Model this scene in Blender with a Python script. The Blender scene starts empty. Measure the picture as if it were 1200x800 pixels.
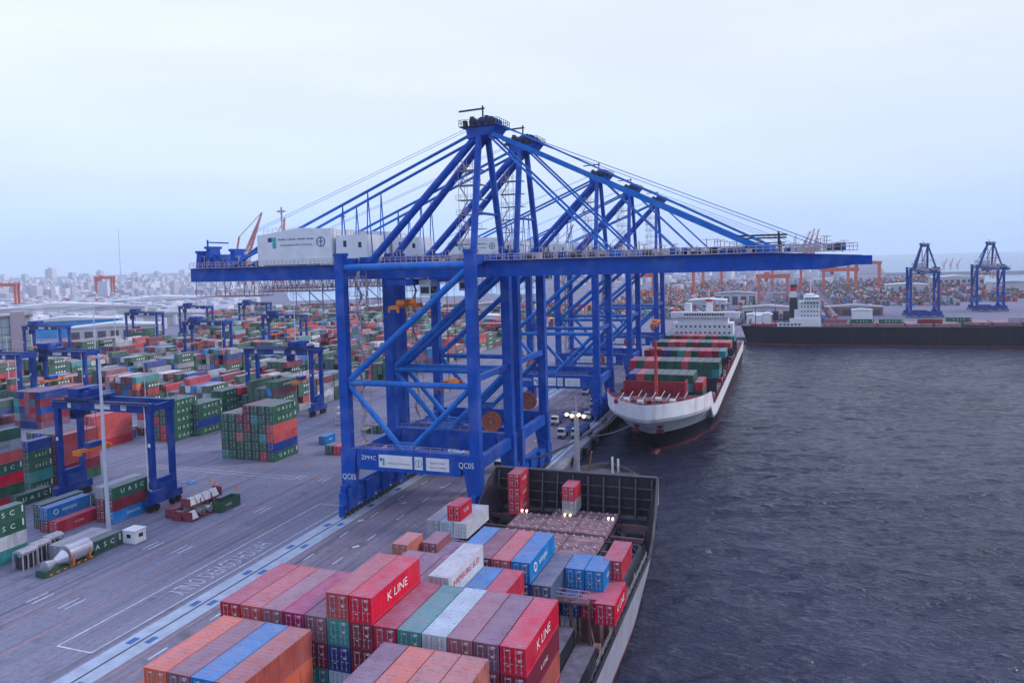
import bpy, math, random
from mathutils import Vector, Matrix
from mathutils import noise as mnoise

sc = bpy.context.scene
COL = sc.collection
R = math.radians
rnd = random.Random(11)

# ------------------------------------------------------------------ camera
FPX, CAM_H = 880.0, 54.0
YAW, PITCH, ROLL = R(-19.9217), R(3.1), math.atan(33 / 1200)
SHIFT = -46.8409
fw = Vector((math.sin(YAW) * math.cos(PITCH), math.cos(YAW) * math.cos(PITCH), -math.sin(PITCH)))
r0 = Vector((math.cos(YAW), -math.sin(YAW), 0)); u0 = r0.cross(fw)
cr = r0 * math.cos(ROLL) - u0 * math.sin(ROLL)
cu = u0 * math.cos(ROLL) + r0 * math.sin(ROLL)
cd = bpy.data.cameras.new('camera'); cam = bpy.data.objects.new('camera', cd); COL.objects.link(cam)
cd.sensor_width = 36; cd.lens = FPX / 1200 * 36; cd.shift_y = SHIFT / 1200
cd.clip_start = 1; cd.clip_end = 60000
m = Matrix((cr, cu, -fw)).transposed().to_4x4(); m.translation = (0, 0, CAM_H)
cam.matrix_world = m
sc.camera = cam

# ------------------------------------------------------------------ sky, sun, exposure
SUN_EL, SUN_AZ = R(32), R(62)          # azimuth clockwise from +Y
w = bpy.data.worlds.new('World'); sc.world = w; w.use_nodes = True
nt = w.node_tree; nt.nodes.clear()
N, Lk = nt.nodes.new, nt.links.new
out = N('ShaderNodeOutputWorld'); bg = N('ShaderNodeBackground'); bg.inputs[1].default_value = 0.1
sky = N('ShaderNodeTexSky'); sky.sky_type = 'NISHITA'; sky.sun_disc = False
sky.sun_elevation = SUN_EL; sky.sun_rotation = SUN_AZ; sky.dust_density = 3
tc = N('ShaderNodeTexCoord'); sp = N('ShaderNodeSeparateXYZ'); Lk(tc.outputs['Generated'], sp.inputs[0])
ramp = N('ShaderNodeValToRGB'); Lk(sp.outputs['Z'], ramp.inputs[0])
el = ramp.color_ramp.elements
el[0].position = 0.0; el[0].color = (.37, .54, .88, 1)
el[1].position = 0.9; el[1].color = (.56, .66, 1.08, 1)
for p, c in ((.05, (.43, .58, .88, 1)), (.12, (.55, .65, .85, 1)), (.28, (.63, .69, .78, 1)), (.5, (.62, .72, 1.0, 1))):
    e = el.new(p); e.color = c
nz = N('ShaderNodeTexNoise'); nz.inputs['Scale'].default_value = 3.0; nz.inputs['Detail'].default_value = 5
mp = N('ShaderNodeMapping'); mp.inputs['Scale'].default_value = (1, 1, 5.5)
Lk(tc.outputs['Generated'], mp.inputs[0]); Lk(mp.outputs[0], nz.inputs['Vector'])
mr = N('ShaderNodeMapRange'); mr.inputs[1].default_value = .3; mr.inputs[2].default_value = .7
mr.inputs[3].default_value = 10.1; mr.inputs[4].default_value = 10.9
Lk(nz.outputs[0], mr.inputs[0])
# a little brighter towards the left of the view (thinner cloud there)
dx = N('ShaderNodeVectorMath'); dx.operation = 'DOT_PRODUCT'; dx.inputs[1].default_value = (-.75, .25, 0)
Lk(tc.outputs['Generated'], dx.inputs[0])
md = N('ShaderNodeMapRange'); md.inputs[1].default_value = -.6; md.inputs[2].default_value = .9
md.inputs[3].default_value = .86; md.inputs[4].default_value = 1.10
Lk(dx.outputs['Value'], md.inputs[0])
mm = N('ShaderNodeMath'); mm.operation = 'MULTIPLY'; Lk(mr.outputs[0], mm.inputs[0]); Lk(md.outputs[0], mm.inputs[1])
vm = N('ShaderNodeVectorMath'); vm.operation = 'SCALE'; Lk(ramp.outputs[0], vm.inputs[0]); Lk(mm.outputs[0], vm.inputs['Scale'])
mx = N('ShaderNodeMix'); mx.data_type = 'RGBA'; mx.inputs[0].default_value = .94
Lk(sky.outputs[0], mx.inputs[6]); Lk(vm.outputs[0], mx.inputs[7])
Lk(mx.outputs[2], bg.inputs[0]); Lk(bg.outputs[0], out.inputs[0])
sl = bpy.data.lights.new('sun', 'SUN'); sl.energy = 1.35; sl.angle = R(12); sl.color = (1, .93, .86)
so = bpy.data.objects.new('sun', sl); COL.objects.link(so)
sd = Vector((math.sin(SUN_AZ) * math.cos(SUN_EL), math.cos(SUN_AZ) * math.cos(SUN_EL), math.sin(SUN_EL)))
so.rotation_euler = (-sd).to_track_quat('-Z', 'Y').to_euler()
vs = sc.view_settings; vs.view_transform = 'Standard'; vs.look = 'None'; vs.gamma = 1; vs.exposure = 0.38; vs.use_curve_mapping = False
sc.cycles.use_denoising = True
sc.cycles.max_bounces = 6; sc.cycles.diffuse_bounces = 2; sc.cycles.glossy_bounces = 2; sc.cycles.volume_bounces = 2
sc.cycles.caustics_reflective = False; sc.cycles.caustics_refractive = False


# ------------------------------------------------------------------ picture ray helpers (to read positions off the ground)
def ray(x, y):
    return fw + cr * ((x - 600) / FPX) - cu * ((y - 400 - SHIFT) / FPX)


def at(x, y, z=0.0):
    d = ray(x, y); t = (z - CAM_H) / d.z
    return Vector((0, 0, CAM_H)) + d * t


def at_depth(px, D, z=0.0):
    lo, hi = 300.0, 3000.0
    P = None
    for _ in range(60):
        y = (lo + hi) / 2
        d = ray(px, y)
        if d.z >= 0: lo = y; continue
        P = at(px, y, z)
        if (P - Vector((0, 0, CAM_H))).dot(fw) > D: lo = y
        else: hi = y
    return P


# ------------------------------------------------------------------ materials
MATS = {}


def nodes_of(name):
    mt = bpy.data.materials.new(name); mt.use_nodes = True
    t = mt.node_tree
    return mt, t, t.nodes['Principled BSDF']


def noise_mix(t, vec, scale, c1, c2, lo=.35, hi=.65, detail=6):
    n = t.nodes.new('ShaderNodeTexNoise'); n.inputs['Scale'].default_value = scale; n.inputs['Detail'].default_value = detail
    if vec is not None: t.links.new(vec, n.inputs['Vector'])
    r = t.nodes.new('ShaderNodeMapRange'); r.inputs[1].default_value = lo; r.inputs[2].default_value = hi
    t.links.new(n.outputs[0], r.inputs[0])
    x = t.nodes.new('ShaderNodeMix'); x.data_type = 'RGBA'
    t.links.new(r.outputs[0], x.inputs[0])
    for i, c in ((6, c1), (7, c2)):
        if hasattr(c, 'is_linked'): t.links.new(c, x.inputs[i])
        else: x.inputs[i].default_value = (*c, 1)
    return x.outputs[2]


def scale_col(c, k): return tuple(min(1, v * k) for v in c)


def mat(name, color, rough=.6, var=.18, scale=1.5, metal=0.0, emit=0.0):
    if name in MATS: return MATS[name]
    mt, t, b = nodes_of(name)
    g = t.nodes.new('ShaderNodeTexCoord').outputs['Object']
    c = noise_mix(t, g, scale, scale_col(color, 1 - var), scale_col(color, 1 + var * .6))
    c = noise_mix(t, g, scale * .17, c, scale_col(color, 1 - var * .5), .45, .8)
    t.links.new(c, b.inputs['Base Color'])
    b.inputs['Roughness'].default_value = rough; b.inputs['Metallic'].default_value = metal
    if emit:
        b.inputs['Emission Color'].default_value = (*color, 1); b.inputs['Emission Strength'].default_value = emit
    MATS[name] = mt
    return mt


def obj_paint(name, dust=(.33, .28, .36), dustk=.45, rough=.55, rust=.5, streak=(3, 3, .35), grime=.55):
    """paint whose colour comes from the object's own colour; dust lies on roofs, rust in blotches"""
    mt, t, b = nodes_of(name)
    nd = t.nodes.new
    oi = nd('ShaderNodeObjectInfo'); g = nd('ShaderNodeTexCoord').outputs['Object']
    ad = nd('ShaderNodeVectorMath'); ad.operation = 'MULTIPLY_ADD'
    cm = nd('ShaderNodeCombineXYZ')
    for i in range(3): t.links.new(oi.outputs['Random'], cm.inputs[i])
    ad.inputs[1].default_value = (57, 31, 83); t.links.new(cm.outputs[0], ad.inputs[0]); t.links.new(g, ad.inputs[2])
    v = ad.outputs[0]
    dk = nd('ShaderNodeMix'); dk.data_type = 'RGBA'; dk.blend_type = 'MULTIPLY'; dk.inputs[0].default_value = 1
    t.links.new(oi.outputs['Color'], dk.inputs[6]); dk.inputs[7].default_value = (.72, .70, .72, 1)
    c = noise_mix(t, v, .55, oi.outputs['Color'], dk.outputs[2], .35, .75)
    li = nd('ShaderNodeMix'); li.data_type = 'RGBA'; li.inputs[0].default_value = .16; t.links.new(oi.outputs['Color'], li.inputs[6]); li.inputs[7].default_value = (.45, .48, .55, 1)
    c = noise_mix(t, v, .23, c, li.outputs[2], .48, .80, 9)
    c = noise_mix(t, v, 2.3, c, (.10, .045, .03), .66, .66 + .5 / max(rust, .01))
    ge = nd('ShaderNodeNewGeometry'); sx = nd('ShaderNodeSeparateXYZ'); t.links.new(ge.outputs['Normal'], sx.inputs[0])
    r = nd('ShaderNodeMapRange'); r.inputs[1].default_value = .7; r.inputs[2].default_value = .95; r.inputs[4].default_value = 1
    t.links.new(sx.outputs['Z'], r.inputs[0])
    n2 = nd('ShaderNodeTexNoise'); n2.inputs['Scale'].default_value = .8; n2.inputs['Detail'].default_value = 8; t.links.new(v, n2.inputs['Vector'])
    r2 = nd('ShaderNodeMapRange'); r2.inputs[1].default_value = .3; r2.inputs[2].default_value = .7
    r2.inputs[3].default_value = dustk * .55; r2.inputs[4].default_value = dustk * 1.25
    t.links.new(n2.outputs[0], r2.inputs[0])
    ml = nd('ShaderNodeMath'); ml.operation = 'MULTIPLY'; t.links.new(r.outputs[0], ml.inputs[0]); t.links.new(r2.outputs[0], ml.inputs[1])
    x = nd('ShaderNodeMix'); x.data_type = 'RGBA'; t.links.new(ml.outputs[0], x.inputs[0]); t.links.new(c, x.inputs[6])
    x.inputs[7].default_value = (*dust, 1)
    mz = nd('ShaderNodeMapping'); mz.inputs['Scale'].default_value = streak; t.links.new(v, mz.inputs[0])
    n3 = nd('ShaderNodeTexNoise'); n3.inputs['Scale'].default_value = 1; n3.inputs['Detail'].default_value = 6; t.links.new(mz.outputs[0], n3.inputs['Vector'])
    r3 = nd('ShaderNodeMapRange'); r3.inputs[1].default_value = .54; r3.inputs[2].default_value = .80; r3.inputs[4].default_value = grime
    t.links.new(n3.outputs[0], r3.inputs[0])
    x3 = nd('ShaderNodeMix'); x3.data_type = 'RGBA'; t.links.new(r3.outputs[0], x3.inputs[0]); t.links.new(x.outputs[2], x3.inputs[6]); x3.inputs[7].default_value = (.06, .045, .05, 1)
    t.links.new(x3.outputs[2], b.inputs['Base Color']); b.inputs['Roughness'].default_value = rough
    b.inputs['Specular IOR Level'].default_value = .3
    MATS[name] = mt
    return mt


BOX = obj_paint('container_paint')
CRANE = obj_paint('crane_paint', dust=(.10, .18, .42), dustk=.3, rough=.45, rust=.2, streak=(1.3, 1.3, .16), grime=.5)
WHITE = mat('white_paint', (.74, .76, .78), .5, .10, .6)
LETTER = mat('white_lettering', (.80, .80, .80), .6, .06, 3)
LETRED = mat('red_lettering', (.62, .02, .05), .6, .06, 3)
DARKL = mat('dark_lettering', (.03, .06, .2), .6, .06, 3)
TEALP = mat('teal_emblem', (.03, .42, .45), .6, .06, 3)
STEEL = mat('galvanised_steel', (.42, .40, .44), .5, .2, 1.2)
RAILC = mat('walkway_steel', (.50, .42, .46), .6, .25, .7)
RUSTW = mat('rusty_walkway', (.42, .24, .26), .7, .3, .8)
DARK = mat('dark_steel', (.035, .037, .055), .5, .35, .8)
BLACK = mat('black_rubber', (.015, .015, .018), .8, .2, 2)
GLASS = mat('dark_glass', (.02, .03, .05), .12, .2, .5)
YELLOW = mat('spreader_orange', (.78, .22, .03), .5, .25, 2)
REEL = mat('cable_reel_orange', (.50, .13, .07), .6, .3, 2)
POLE = mat('pole_grey', (.50, .56, .64), .45, .1, .4)
REDP = mat('red_deck_paint', (.36, .025, .05), .6, .3, .7)
REDM = mat('red_mast_paint', (.55, .06, .06), .5, .2, .7)
HATCH = mat('hatch_cover_paint', (.30, .17, .20), .7, .4, .45)
DECKG = mat('deck_grey', (.085, .075, .095), .7, .4, .5)
LAMP = mat('lit_lamp', (1, .72, .45), .5, 0, 1, 0, 2.6)
ROPE = mat('rope', (.36, .30, .30), .9, .2, 3)
DROPE = mat('dark_rope', (.03, .03, .05), .9, .2, 3)
SILVER = mat('silver_cladding', (.62, .62, .68), .28, .2, 1.1, .6)


def ground_mat(name, c1, c2, c3, s=1.0, rough=.85, streak=True):
    mt, t, b = nodes_of(name)
    nd = t.nodes.new
    g = nd('ShaderNodeTexCoord').outputs['Object']
    c = noise_mix(t, g, .045 * s, c1, c2, .35, .65, 8)
    c = noise_mix(t, g, 1.1 * s, c, scale_col(c1, .8), .45, .75, 5)
    if streak:                                   # tyre-darkened lanes along the quay
        mpn = nd('ShaderNodeMapping'); mpn.inputs['Scale'].default_value = (.42, .012, 1); t.links.new(g, mpn.inputs[0])
        c = noise_mix(t, mpn.outputs[0], 1.0, c, c3, .52, .74, 6)
        mq = nd('ShaderNodeMapping'); mq.inputs['Scale'].default_value = (1.6, .03, 1); t.links.new(g, mq.inputs[0])
        c = noise_mix(t, mq.outputs[0], 1.0, c, c3, .56, .85, 4)
    c = noise_mix(t, g, .16 * s, c, c3, .60, .74, 8)
    if streak:
        c = noise_mix(t, g, 5.0, c, scale_col(c1, .62), .50, .80, 4)
        mt2 = nd('ShaderNodeMapping'); mt2.inputs['Scale'].default_value = (.9, .010, 1); mt2.inputs['Rotation'].default_value = (0, 0, R(3)); t.links.new(g, mt2.inputs[0])
        c = noise_mix(t, mt2.outputs[0], 1.0, c, scale_col(c3, .62), .58, .72, 3)
        br = nd('ShaderNodeTexBrick'); br.inputs['Scale'].default_value = 1; br.inputs['Brick Width'].default_value = 9; br.inputs['Row Height'].default_value = 5.5
        br.inputs['Mortar Size'].default_value = .035; br.offset = 0; t.links.new(g, br.inputs['Vector'])
        jm = nd('ShaderNodeMix'); jm.data_type = 'RGBA'; jr = nd('ShaderNodeMath'); jr.operation = 'MULTIPLY'; jr.inputs[1].default_value = .55
        t.links.new(br.outputs['Fac'], jr.inputs[0]); t.links.new(jr.outputs[0], jm.inputs[0]); t.links.new(c, jm.inputs[6]); jm.inputs[7].default_value = (*scale_col(c3, .6), 1); c = jm.outputs[2]
        vo = nd('ShaderNodeTexVoronoi'); vo.inputs['Scale'].default_value = .16; t.links.new(g, vo.inputs['Vector'])
        vr = nd('ShaderNodeMapRange'); vr.inputs[1].default_value = .04; vr.inputs[2].default_value = .17; vr.inputs[3].default_value = .5; vr.inputs[4].default_value = 0
        t.links.new(vo.outputs['Distance'], vr.inputs[0])
        om_ = nd('ShaderNodeMix'); om_.data_type = 'RGBA'; t.links.new(vr.outputs[0], om_.inputs[0]); t.links.new(c, om_.inputs[6]); om_.inputs[7].default_value = (.06, .055, .075, 1); c = om_.outputs[2]
    t.links.new(c, b.inputs['Base Color']); b.inputs['Roughness'].default_value = rough
    MATS[name] = mt
    return mt


YARD = ground_mat('yard_asphalt', (.190, .190, .275), (.235, .230, .315), (.115, .112, .165))
APRON = ground_mat('quay_apron', (.205, .185, .250), (.245, .222, .295), (.112, .098, .138))
STRIP = mat('rail_beam_concrete', (.36, .43, .55), .85, .14, .5)
LANDM = ground_mat('far_land', (.15, .15, .23), (.21, .19, .27), (.10, .10, .16), .14, .9, False)
CONC = mat('concrete', (.27, .26, .31), .85, .25, .3)
LINEW = mat('line_white', (.60, .62, .70), .8, .3, .8)
LETPAVE = mat('worn_line_paint', (.44, .46, .56), .85, .3, .6)
LINEO = mat('line_orange', (.46, .24, .22), .8, .3, .6)
PATCHB = mat('blue_cover_plate', (.05, .12, .36), .7, .2, 1)


def water_mat():
    mt, t, b = nodes_of('water')
    nd = t.nodes.new
    g = nd('ShaderNodeTexCoord').outputs['Object']
    heights = []
    for sx, sy, rot, k in ((.022, .05, 30, 1.6), (.20, .55, 10, .5), (.6, 1.4, 34, .42), (1.6, 2.6, -10, .16)):
        mpn = nd('ShaderNodeMapping'); mpn.inputs['Scale'].default_value = (sx, sy, 1); mpn.inputs['Rotation'].default_value = (0, 0, R(rot))
        t.links.new(g, mpn.inputs[0])
        n = nd('ShaderNodeTexNoise'); n.inputs['Scale'].default_value = 1; n.inputs['Detail'].default_value = 3; n.inputs['Roughness'].default_value = .55
        t.links.new(mpn.outputs[0], n.inputs['Vector'])
        ml = nd('ShaderNodeMath'); ml.operation = 'MULTIPLY'; ml.inputs[1].default_value = k; t.links.new(n.outputs[0], ml.inputs[0])
        heights.append(ml.outputs[0])
    acc = heights[0]
    for h in heights[1:]:
        a = nd('ShaderNodeMath'); a.operation = 'ADD'; t.links.new(acc, a.inputs[0]); t.links.new(h, a.inputs[1]); acc = a.outputs[0]
    bp = nd('ShaderNodeBump'); bp.inputs['Strength'].default_value = 1.0; bp.inputs['Distance'].default_value = 1.6
    t.links.new(acc, bp.inputs['Height']); t.links.new(bp.outputs[0], b.inputs['Normal'])
    c = noise_mix(t, g, .012, (.020, .022, .046), (.040, .043, .078), .35, .65, 5)
    t.links.new(c, b.inputs['Base Color'])
    b.inputs['Roughness'].default_value = .12; b.inputs['IOR'].default_value = 1.33
    n5 = nd('ShaderNodeTexNoise'); n5.inputs['Scale'].default_value = .009; n5.inputs['Detail'].default_value = 4; t.links.new(g, n5.inputs['Vector'])
    r5 = nd('ShaderNodeMapRange'); r5.inputs[1].default_value = .38; r5.inputs[2].default_value = .62; r5.inputs[3].default_value = .62; r5.inputs[4].default_value = 1.0
    t.links.new(n5.outputs[0], r5.inputs[0]); t.links.new(r5.outputs[0], bp.inputs['Strength'])
    MATS['water'] = mt
    return mt


WATER = water_mat()
SEA = mat('open_sea', (.04, .14, .27), .22, .12, .004)
CHAN = mat('channel_water', (.06, .26, .46), .12, .1, .01)


# ------------------------------------------------------------------ mesh builder
class MB:
    def __init__(s): s.v, s.f, s.m = [], [], []

    def poly(s, pts, mi=0):
        n = len(s.v); s.v += [tuple(p) for p in pts]; s.f.append(tuple(range(n, n + len(pts)))); s.m.append(mi)

    def hexa(s, p, mi=0):
        n = len(s.v); s.v += [tuple(q) for q in p]
        for q in ((0, 3, 2, 1), (4, 5, 6, 7), (0, 1, 5, 4), (1, 2, 6, 5), (2, 3, 7, 6), (3, 0, 4, 7)):
            s.f.append(tuple(n + i for i in q)); s.m.append(mi)

    def box(s, x0, x1, y0, y1, z0, z1, mi=0):
        s.hexa([(x0, y0, z0), (x1, y0, z0), (x1, y1, z0), (x0, y1, z0), (x0, y0, z1), (x1, y0, z1), (x1, y1, z1), (x0, y1, z1)], mi)

    def taper(s, a, b, wa, wb, da=None, db=None, mi=0):
        """vertical-ish member: a bottom centre, b top centre, width x, depth y"""
        da = da or wa; db = db or wb
        q = []
        for c, w_, d_ in ((a, wa, da), (b, wb, db)):
            q += [(c[0] - w_ / 2, c[1] - d_ / 2, c[2]), (c[0] + w_ / 2, c[1] - d_ / 2, c[2]), (c[0] + w_ / 2, c[1] + d_ / 2, c[2]), (c[0] - w_ / 2, c[1] + d_ / 2, c[2])]
        s.hexa(q, mi)

    def beam(s, p, q, wd, h=None, mi=0):
        p, q = Vector(p), Vector(q); d = (q - p).normalized()
        u = Vector((0, 0, 1)) if abs(d.z) < .95 else Vector((0, 1, 0))
        a = d.cross(u).normalized() * (wd / 2); b = a.cross(d).normalized() * ((h or wd) / 2)
        s.hexa([p - a - b, p + a - b, p + a + b, p - a + b, q - a - b, q + a - b, q + a + b, q - a + b], mi)

    def tube(s, p, q, r, n=10, mi=0, r2=None):
        p, q = Vector(p), Vector(q); d = (q - p).normalized(); r2 = r if r2 is None else r2
        u = Vector((0, 0, 1)) if abs(d.z) < .95 else Vector((1, 0, 0))
        a = d.cross(u).normalized(); b = a.cross(d)
        k = len(s.v)
        for c, rr in ((p, r), (q, r2)):
            for i in range(n):
                an = 2 * math.pi * i / n
                s.v.append(tuple(c + a * (math.cos(an) * rr) + b * (math.sin(an) * rr)))
        for i in range(n):
            j = (i + 1) % n
            s.f.append((k + i, k + j, k + n + j, k + n + i)); s.m.append(mi)
        s.f.append(tuple(k + i for i in range(n))[::-1]); s.m.append(mi)
        s.f.append(tuple(k + n + i for i in range(n))); s.m.append(mi)

    def ring(s, c, axis, R1, r, n=20, mi=0):
        axis = Vector(axis).normalized(); a = axis.orthogonal().normalized(); b = axis.cross(a); c = Vector(c)
        pts = [c + a * (math.cos(2 * math.pi * i / n) * R1) + b * (math.sin(2 * math.pi * i / n) * R1) for i in range(n)]
        for i in range(n): s.beam(pts[i], pts[(i + 1) % n], r, r, mi)

    def prism(s, pts, y0, y1, mi=0):
        """outline in x,z extruded along y"""
        n = len(pts); k = len(s.v)
        s.v += [(x, y0, z) for x, z in pts] + [(x, y1, z) for x, z in pts]
        s.f.append(tuple(range(k, k + n))); s.m.append(mi)
        s.f.append(tuple(range(k + n, k + 2 * n))[::-1]); s.m.append(mi)
        for i in range(n):
            j = (i + 1) % n; s.f.append((k + i, k + n + i, k + n + j, k + j)); s.m.append(mi)

    def railing(s, pts, h=1.1, step=2.0, t=.06, mi=0):
        for p, q in zip(pts, pts[1:]):
            p, q = Vector(p), Vector(q); n = max(1, round((q - p).length / step))
            for i in range(n + 1):
                c = p.lerp(q, i / n); s.beam(c, c + Vector((0, 0, h)), t, t, mi)
            for k in (.55, 1.0): s.beam(p + Vector((0, 0, h * k)), q + Vector((0, 0, h * k)), t, t, mi)

    def mesh(s, name, mats):
        me = bpy.data.meshes.new(name); me.from_pydata(s.v, [], s.f)
        for x in (mats if isinstance(mats, (list, tuple)) else [mats]): me.materials.append(x)
        me.polygons.foreach_set('material_index', s.m); me.update()
        return me

    def build(s, name, mats, parent=None, color=None):
        o = bpy.data.objects.new(name, s.mesh(name, mats)); COL.objects.link(o)
        if parent is not None: o.parent = parent
        if color: o.color = (*color, 1)
        return o


def tag(o, label=None, cat=None, group=None, kind=None):
    if label: o['label'] = label
    if cat: o['category'] = cat
    if group: o['group'] = group
    if kind: o['kind'] = kind
    return o


def thing(name, label, cat, loc=(0, 0, 0), rz=0.0, group=None):
    o = bpy.data.objects.new(name, None); COL.objects.link(o)
    o.location = loc; o.rotation_euler = (0, 0, rz); o.empty_display_size = .5
    return tag(o, label, cat, group)


def link_mesh(name, me, parent=None, color=None, loc=None):
    o = bpy.data.objects.new(name, me); COL.objects.link(o)
    if parent is not None: o.parent = parent
    if color: o.color = (*color, 1)
    if loc: o.location = loc
    return o


KIDS = {}


def kids(o): return [c for c in COL.objects if c.parent is o]


def copy_tree(o, parent=None, skip=()):
    c = o.copy(); COL.objects.link(c)
    if parent is not None: c.parent = parent
    for ch in kids(o):
        if ch.name.split('.')[0] not in skip: copy_tree(ch, c, skip)
    return c


def recolor(o, col):
    o.color = (*col, 1)
    for ch in kids(o): recolor(ch, col)


TEXTS = {}


def text_mesh(body, size, face, mt, sx=1.0):
    """flat lettering mesh; face '+x' (reads along +y), '-y' (reads along +x), 'flat' (lies on the ground, reads along -y)"""
    k = (body, size, face, mt.name, sx)
    if k in TEXTS: return TEXTS[k]
    cu_ = bpy.data.curves.new('lettering', 'FONT'); cu_.body = body; cu_.size = size
    cu_.align_x = 'CENTER'; cu_.align_y = 'CENTER'; cu_.resolution_u = 2
    to = bpy.data.objects.new('lettering', cu_); COL.objects.link(to)
    dg = bpy.context.evaluated_depsgraph_get(); dg.update()
    me = bpy.data.meshes.new_from_object(to.evaluated_get(dg))
    bpy.data.objects.remove(to); bpy.data.curves.remove(cu_)
    ax = {'+x': ((0, 1, 0), (0, 0, 1)), '-y': ((1, 0, 0), (0, 0, 1)), 'flat': ((0, -1, 0), (1, 0, 0))}[face]
    X, Y = Vector(ax[0]) * sx, Vector(ax[1])
    for v in me.vertices: v.co = X * v.co.x + Y * v.co.y
    me.materials.clear(); me.materials.append(mt); me.update()
    TEXTS[k] = me
    return me


def put_text(body, size, face, mt, loc, parent, sx=1.0, name='lettering'):
    return link_mesh(name, text_mesh(body, size, face, mt, sx), parent, None, loc)


# ------------------------------------------------------------------ setting: sea, land, quay
def sheet(name, pts, z, mt, kind='structure', thick=0.0):
    b = MB()
    if thick:
        n = len(pts); k = 0
        b.v = [(p[0], p[1], z) for p in pts] + [(p[0], p[1], z - thick) for p in pts]
        b.f.append(tuple(range(n))); b.m.append(0)
        for i in range(n):
            j = (i + 1) % n; b.f.append((j, i, n + i, n + j)); b.m.append(0)
    else:
        b.poly([(p[0], p[1], z) for p in pts])
    o = b.build(name, mt); o['kind'] = kind
    return o


QX = -55.0                                   # quay edge
RAIL_L, RAIL_S = -88.8, -58.8
FAR = 11500
sheet('sea', [(-FAR, -1500), (FAR, -1500), (FAR, FAR), (-FAR, FAR)], -4.1, SEA)


def wave_h(x, y):
    a = R(26); u = x * math.cos(a) + y * math.sin(a); v = -x * math.sin(a) + y * math.cos(a)
    V = Vector
    h = .56 * mnoise.noise(V((u * .060, v * .17, 3.1))) + .40 * mnoise.noise(V((u * .16 + .05 * v, v * .42, 9.7)))
    a = R(-8); u = x * math.cos(a) + y * math.sin(a); v = -x * math.sin(a) + y * math.cos(a)
    h += .20 * mnoise.noise(V((u * .30, v * .80, 17.3))) + .10 * mnoise.noise(V((u * .75, v * 1.3, 31.0)))
    return h


def wave_patch(x0, x1, y0, y1, sx, sy):
    nx, ny = int((x1 - x0) / sx), int((y1 - y0) / sy)
    b = MB()
    for j in range(ny + 1):
        y = y0 + j * sy
        for i in range(nx + 1):
            x = x0 + i * sx; b.v.append((x, y, -3.45 + wave_h(x, y)))
    for j in range(ny):
        for i in range(nx):
            k = j * (nx + 1) + i; b.f.append((k, k + 1, k + nx + 2, k + nx + 1)); b.m.append(0)
    o = b.build('harbour_water', WATER); o['kind'] = 'structure'
    for p_ in o.data.polygons: p_.use_smooth = True


wave_patch(-56, 112, 60, 236, .75, .5)
wave_patch(-56, 300, 236, 508, 1.25, .85)
c1, c2, c3 = at(1043, 334), at(1320, 329), at(1030, 306)
land = [(-FAR, -1400), (QX, -1400), (QX, 509), (2500, 509 + 30), (c2.x, c2.y), (c1.x, c1.y), (c3.x, c3.y), (c3.x + 400, FAR - 50), (-FAR, FAR - 50)]
sheet('ground', land, 0, LANDM, thick=9)
sheet('yard_pavement', [(-600, -100), (-86.2, -100), (-86.2, 700), (-600, 700)], .004, YARD)
sheet('quay_apron', [(-91.4, -100), (QX, -100), (QX, 700), (-91.4, 700)], .008, APRON)
sheet('quay_apron_far', [(QX, 511), (700, 511 + 9), (700, 650), (QX, 650)], .006, APRON)
for a_, b_ in ((at(340, 353), at(640, 344)),):
    p3, p4 = at(640, 331), at(330, 336)
    sheet('channel', [(a_.x, a_.y), (b_.x, b_.y), (p3.x, p3.y), (p4.x, p4.y)], .3, CHAN)
# rail beams, rails
b = MB()
for rx, hw in ((RAIL_L, 2.6), (RAIL_S, 1.1)):
    b.poly([(rx - hw, -100, .014), (rx + hw, -100, .014), (rx + hw, 505, .014), (rx - hw, 505, .014)])
o = b.build('rail_beam_strip', STRIP); o['kind'] = 'structure'
b = MB()
for rx in (RAIL_L, RAIL_S): b.box(rx - .09, rx + .09, -100, 505, .016, .10)
o = b.build('crane_rail_groove', DARK); o['kind'] = 'structure'
b = MB()
for k in range(14):
    y = 56 + k * 12.5
    for s_ in (-1, 1): b.poly([(RAIL_L + s_ * 1.25 - .55, y + s_ * .5, .02), (RAIL_L + s_ * 1.25 + .55, y + s_ * .5, .02), (RAIL_L + s_ * 1.25 + .55, y + s_ * .5 + 1.9, .02), (RAIL_L + s_ * 1.25 - .55, y + s_ * .5 + 1.9, .02)])
o = b.build('rail_cover_plates', PATCHB); o['kind'] = 'structure'
# painted lines
bw, bo = MB(), MB()


def line(B, p, q, wd=.22, z=.024):
    p, q = Vector((p[0], p[1], 0)), Vector((q[0], q[1], 0)); d = (q - p).normalized(); a = Vector((-d.y, d.x, 0)) * wd / 2
    B.poly([(*(p - a).xy, z), (*(q - a).xy, z), (*(q + a).xy, z), (*(p + a).xy, z)][::1])


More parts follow.
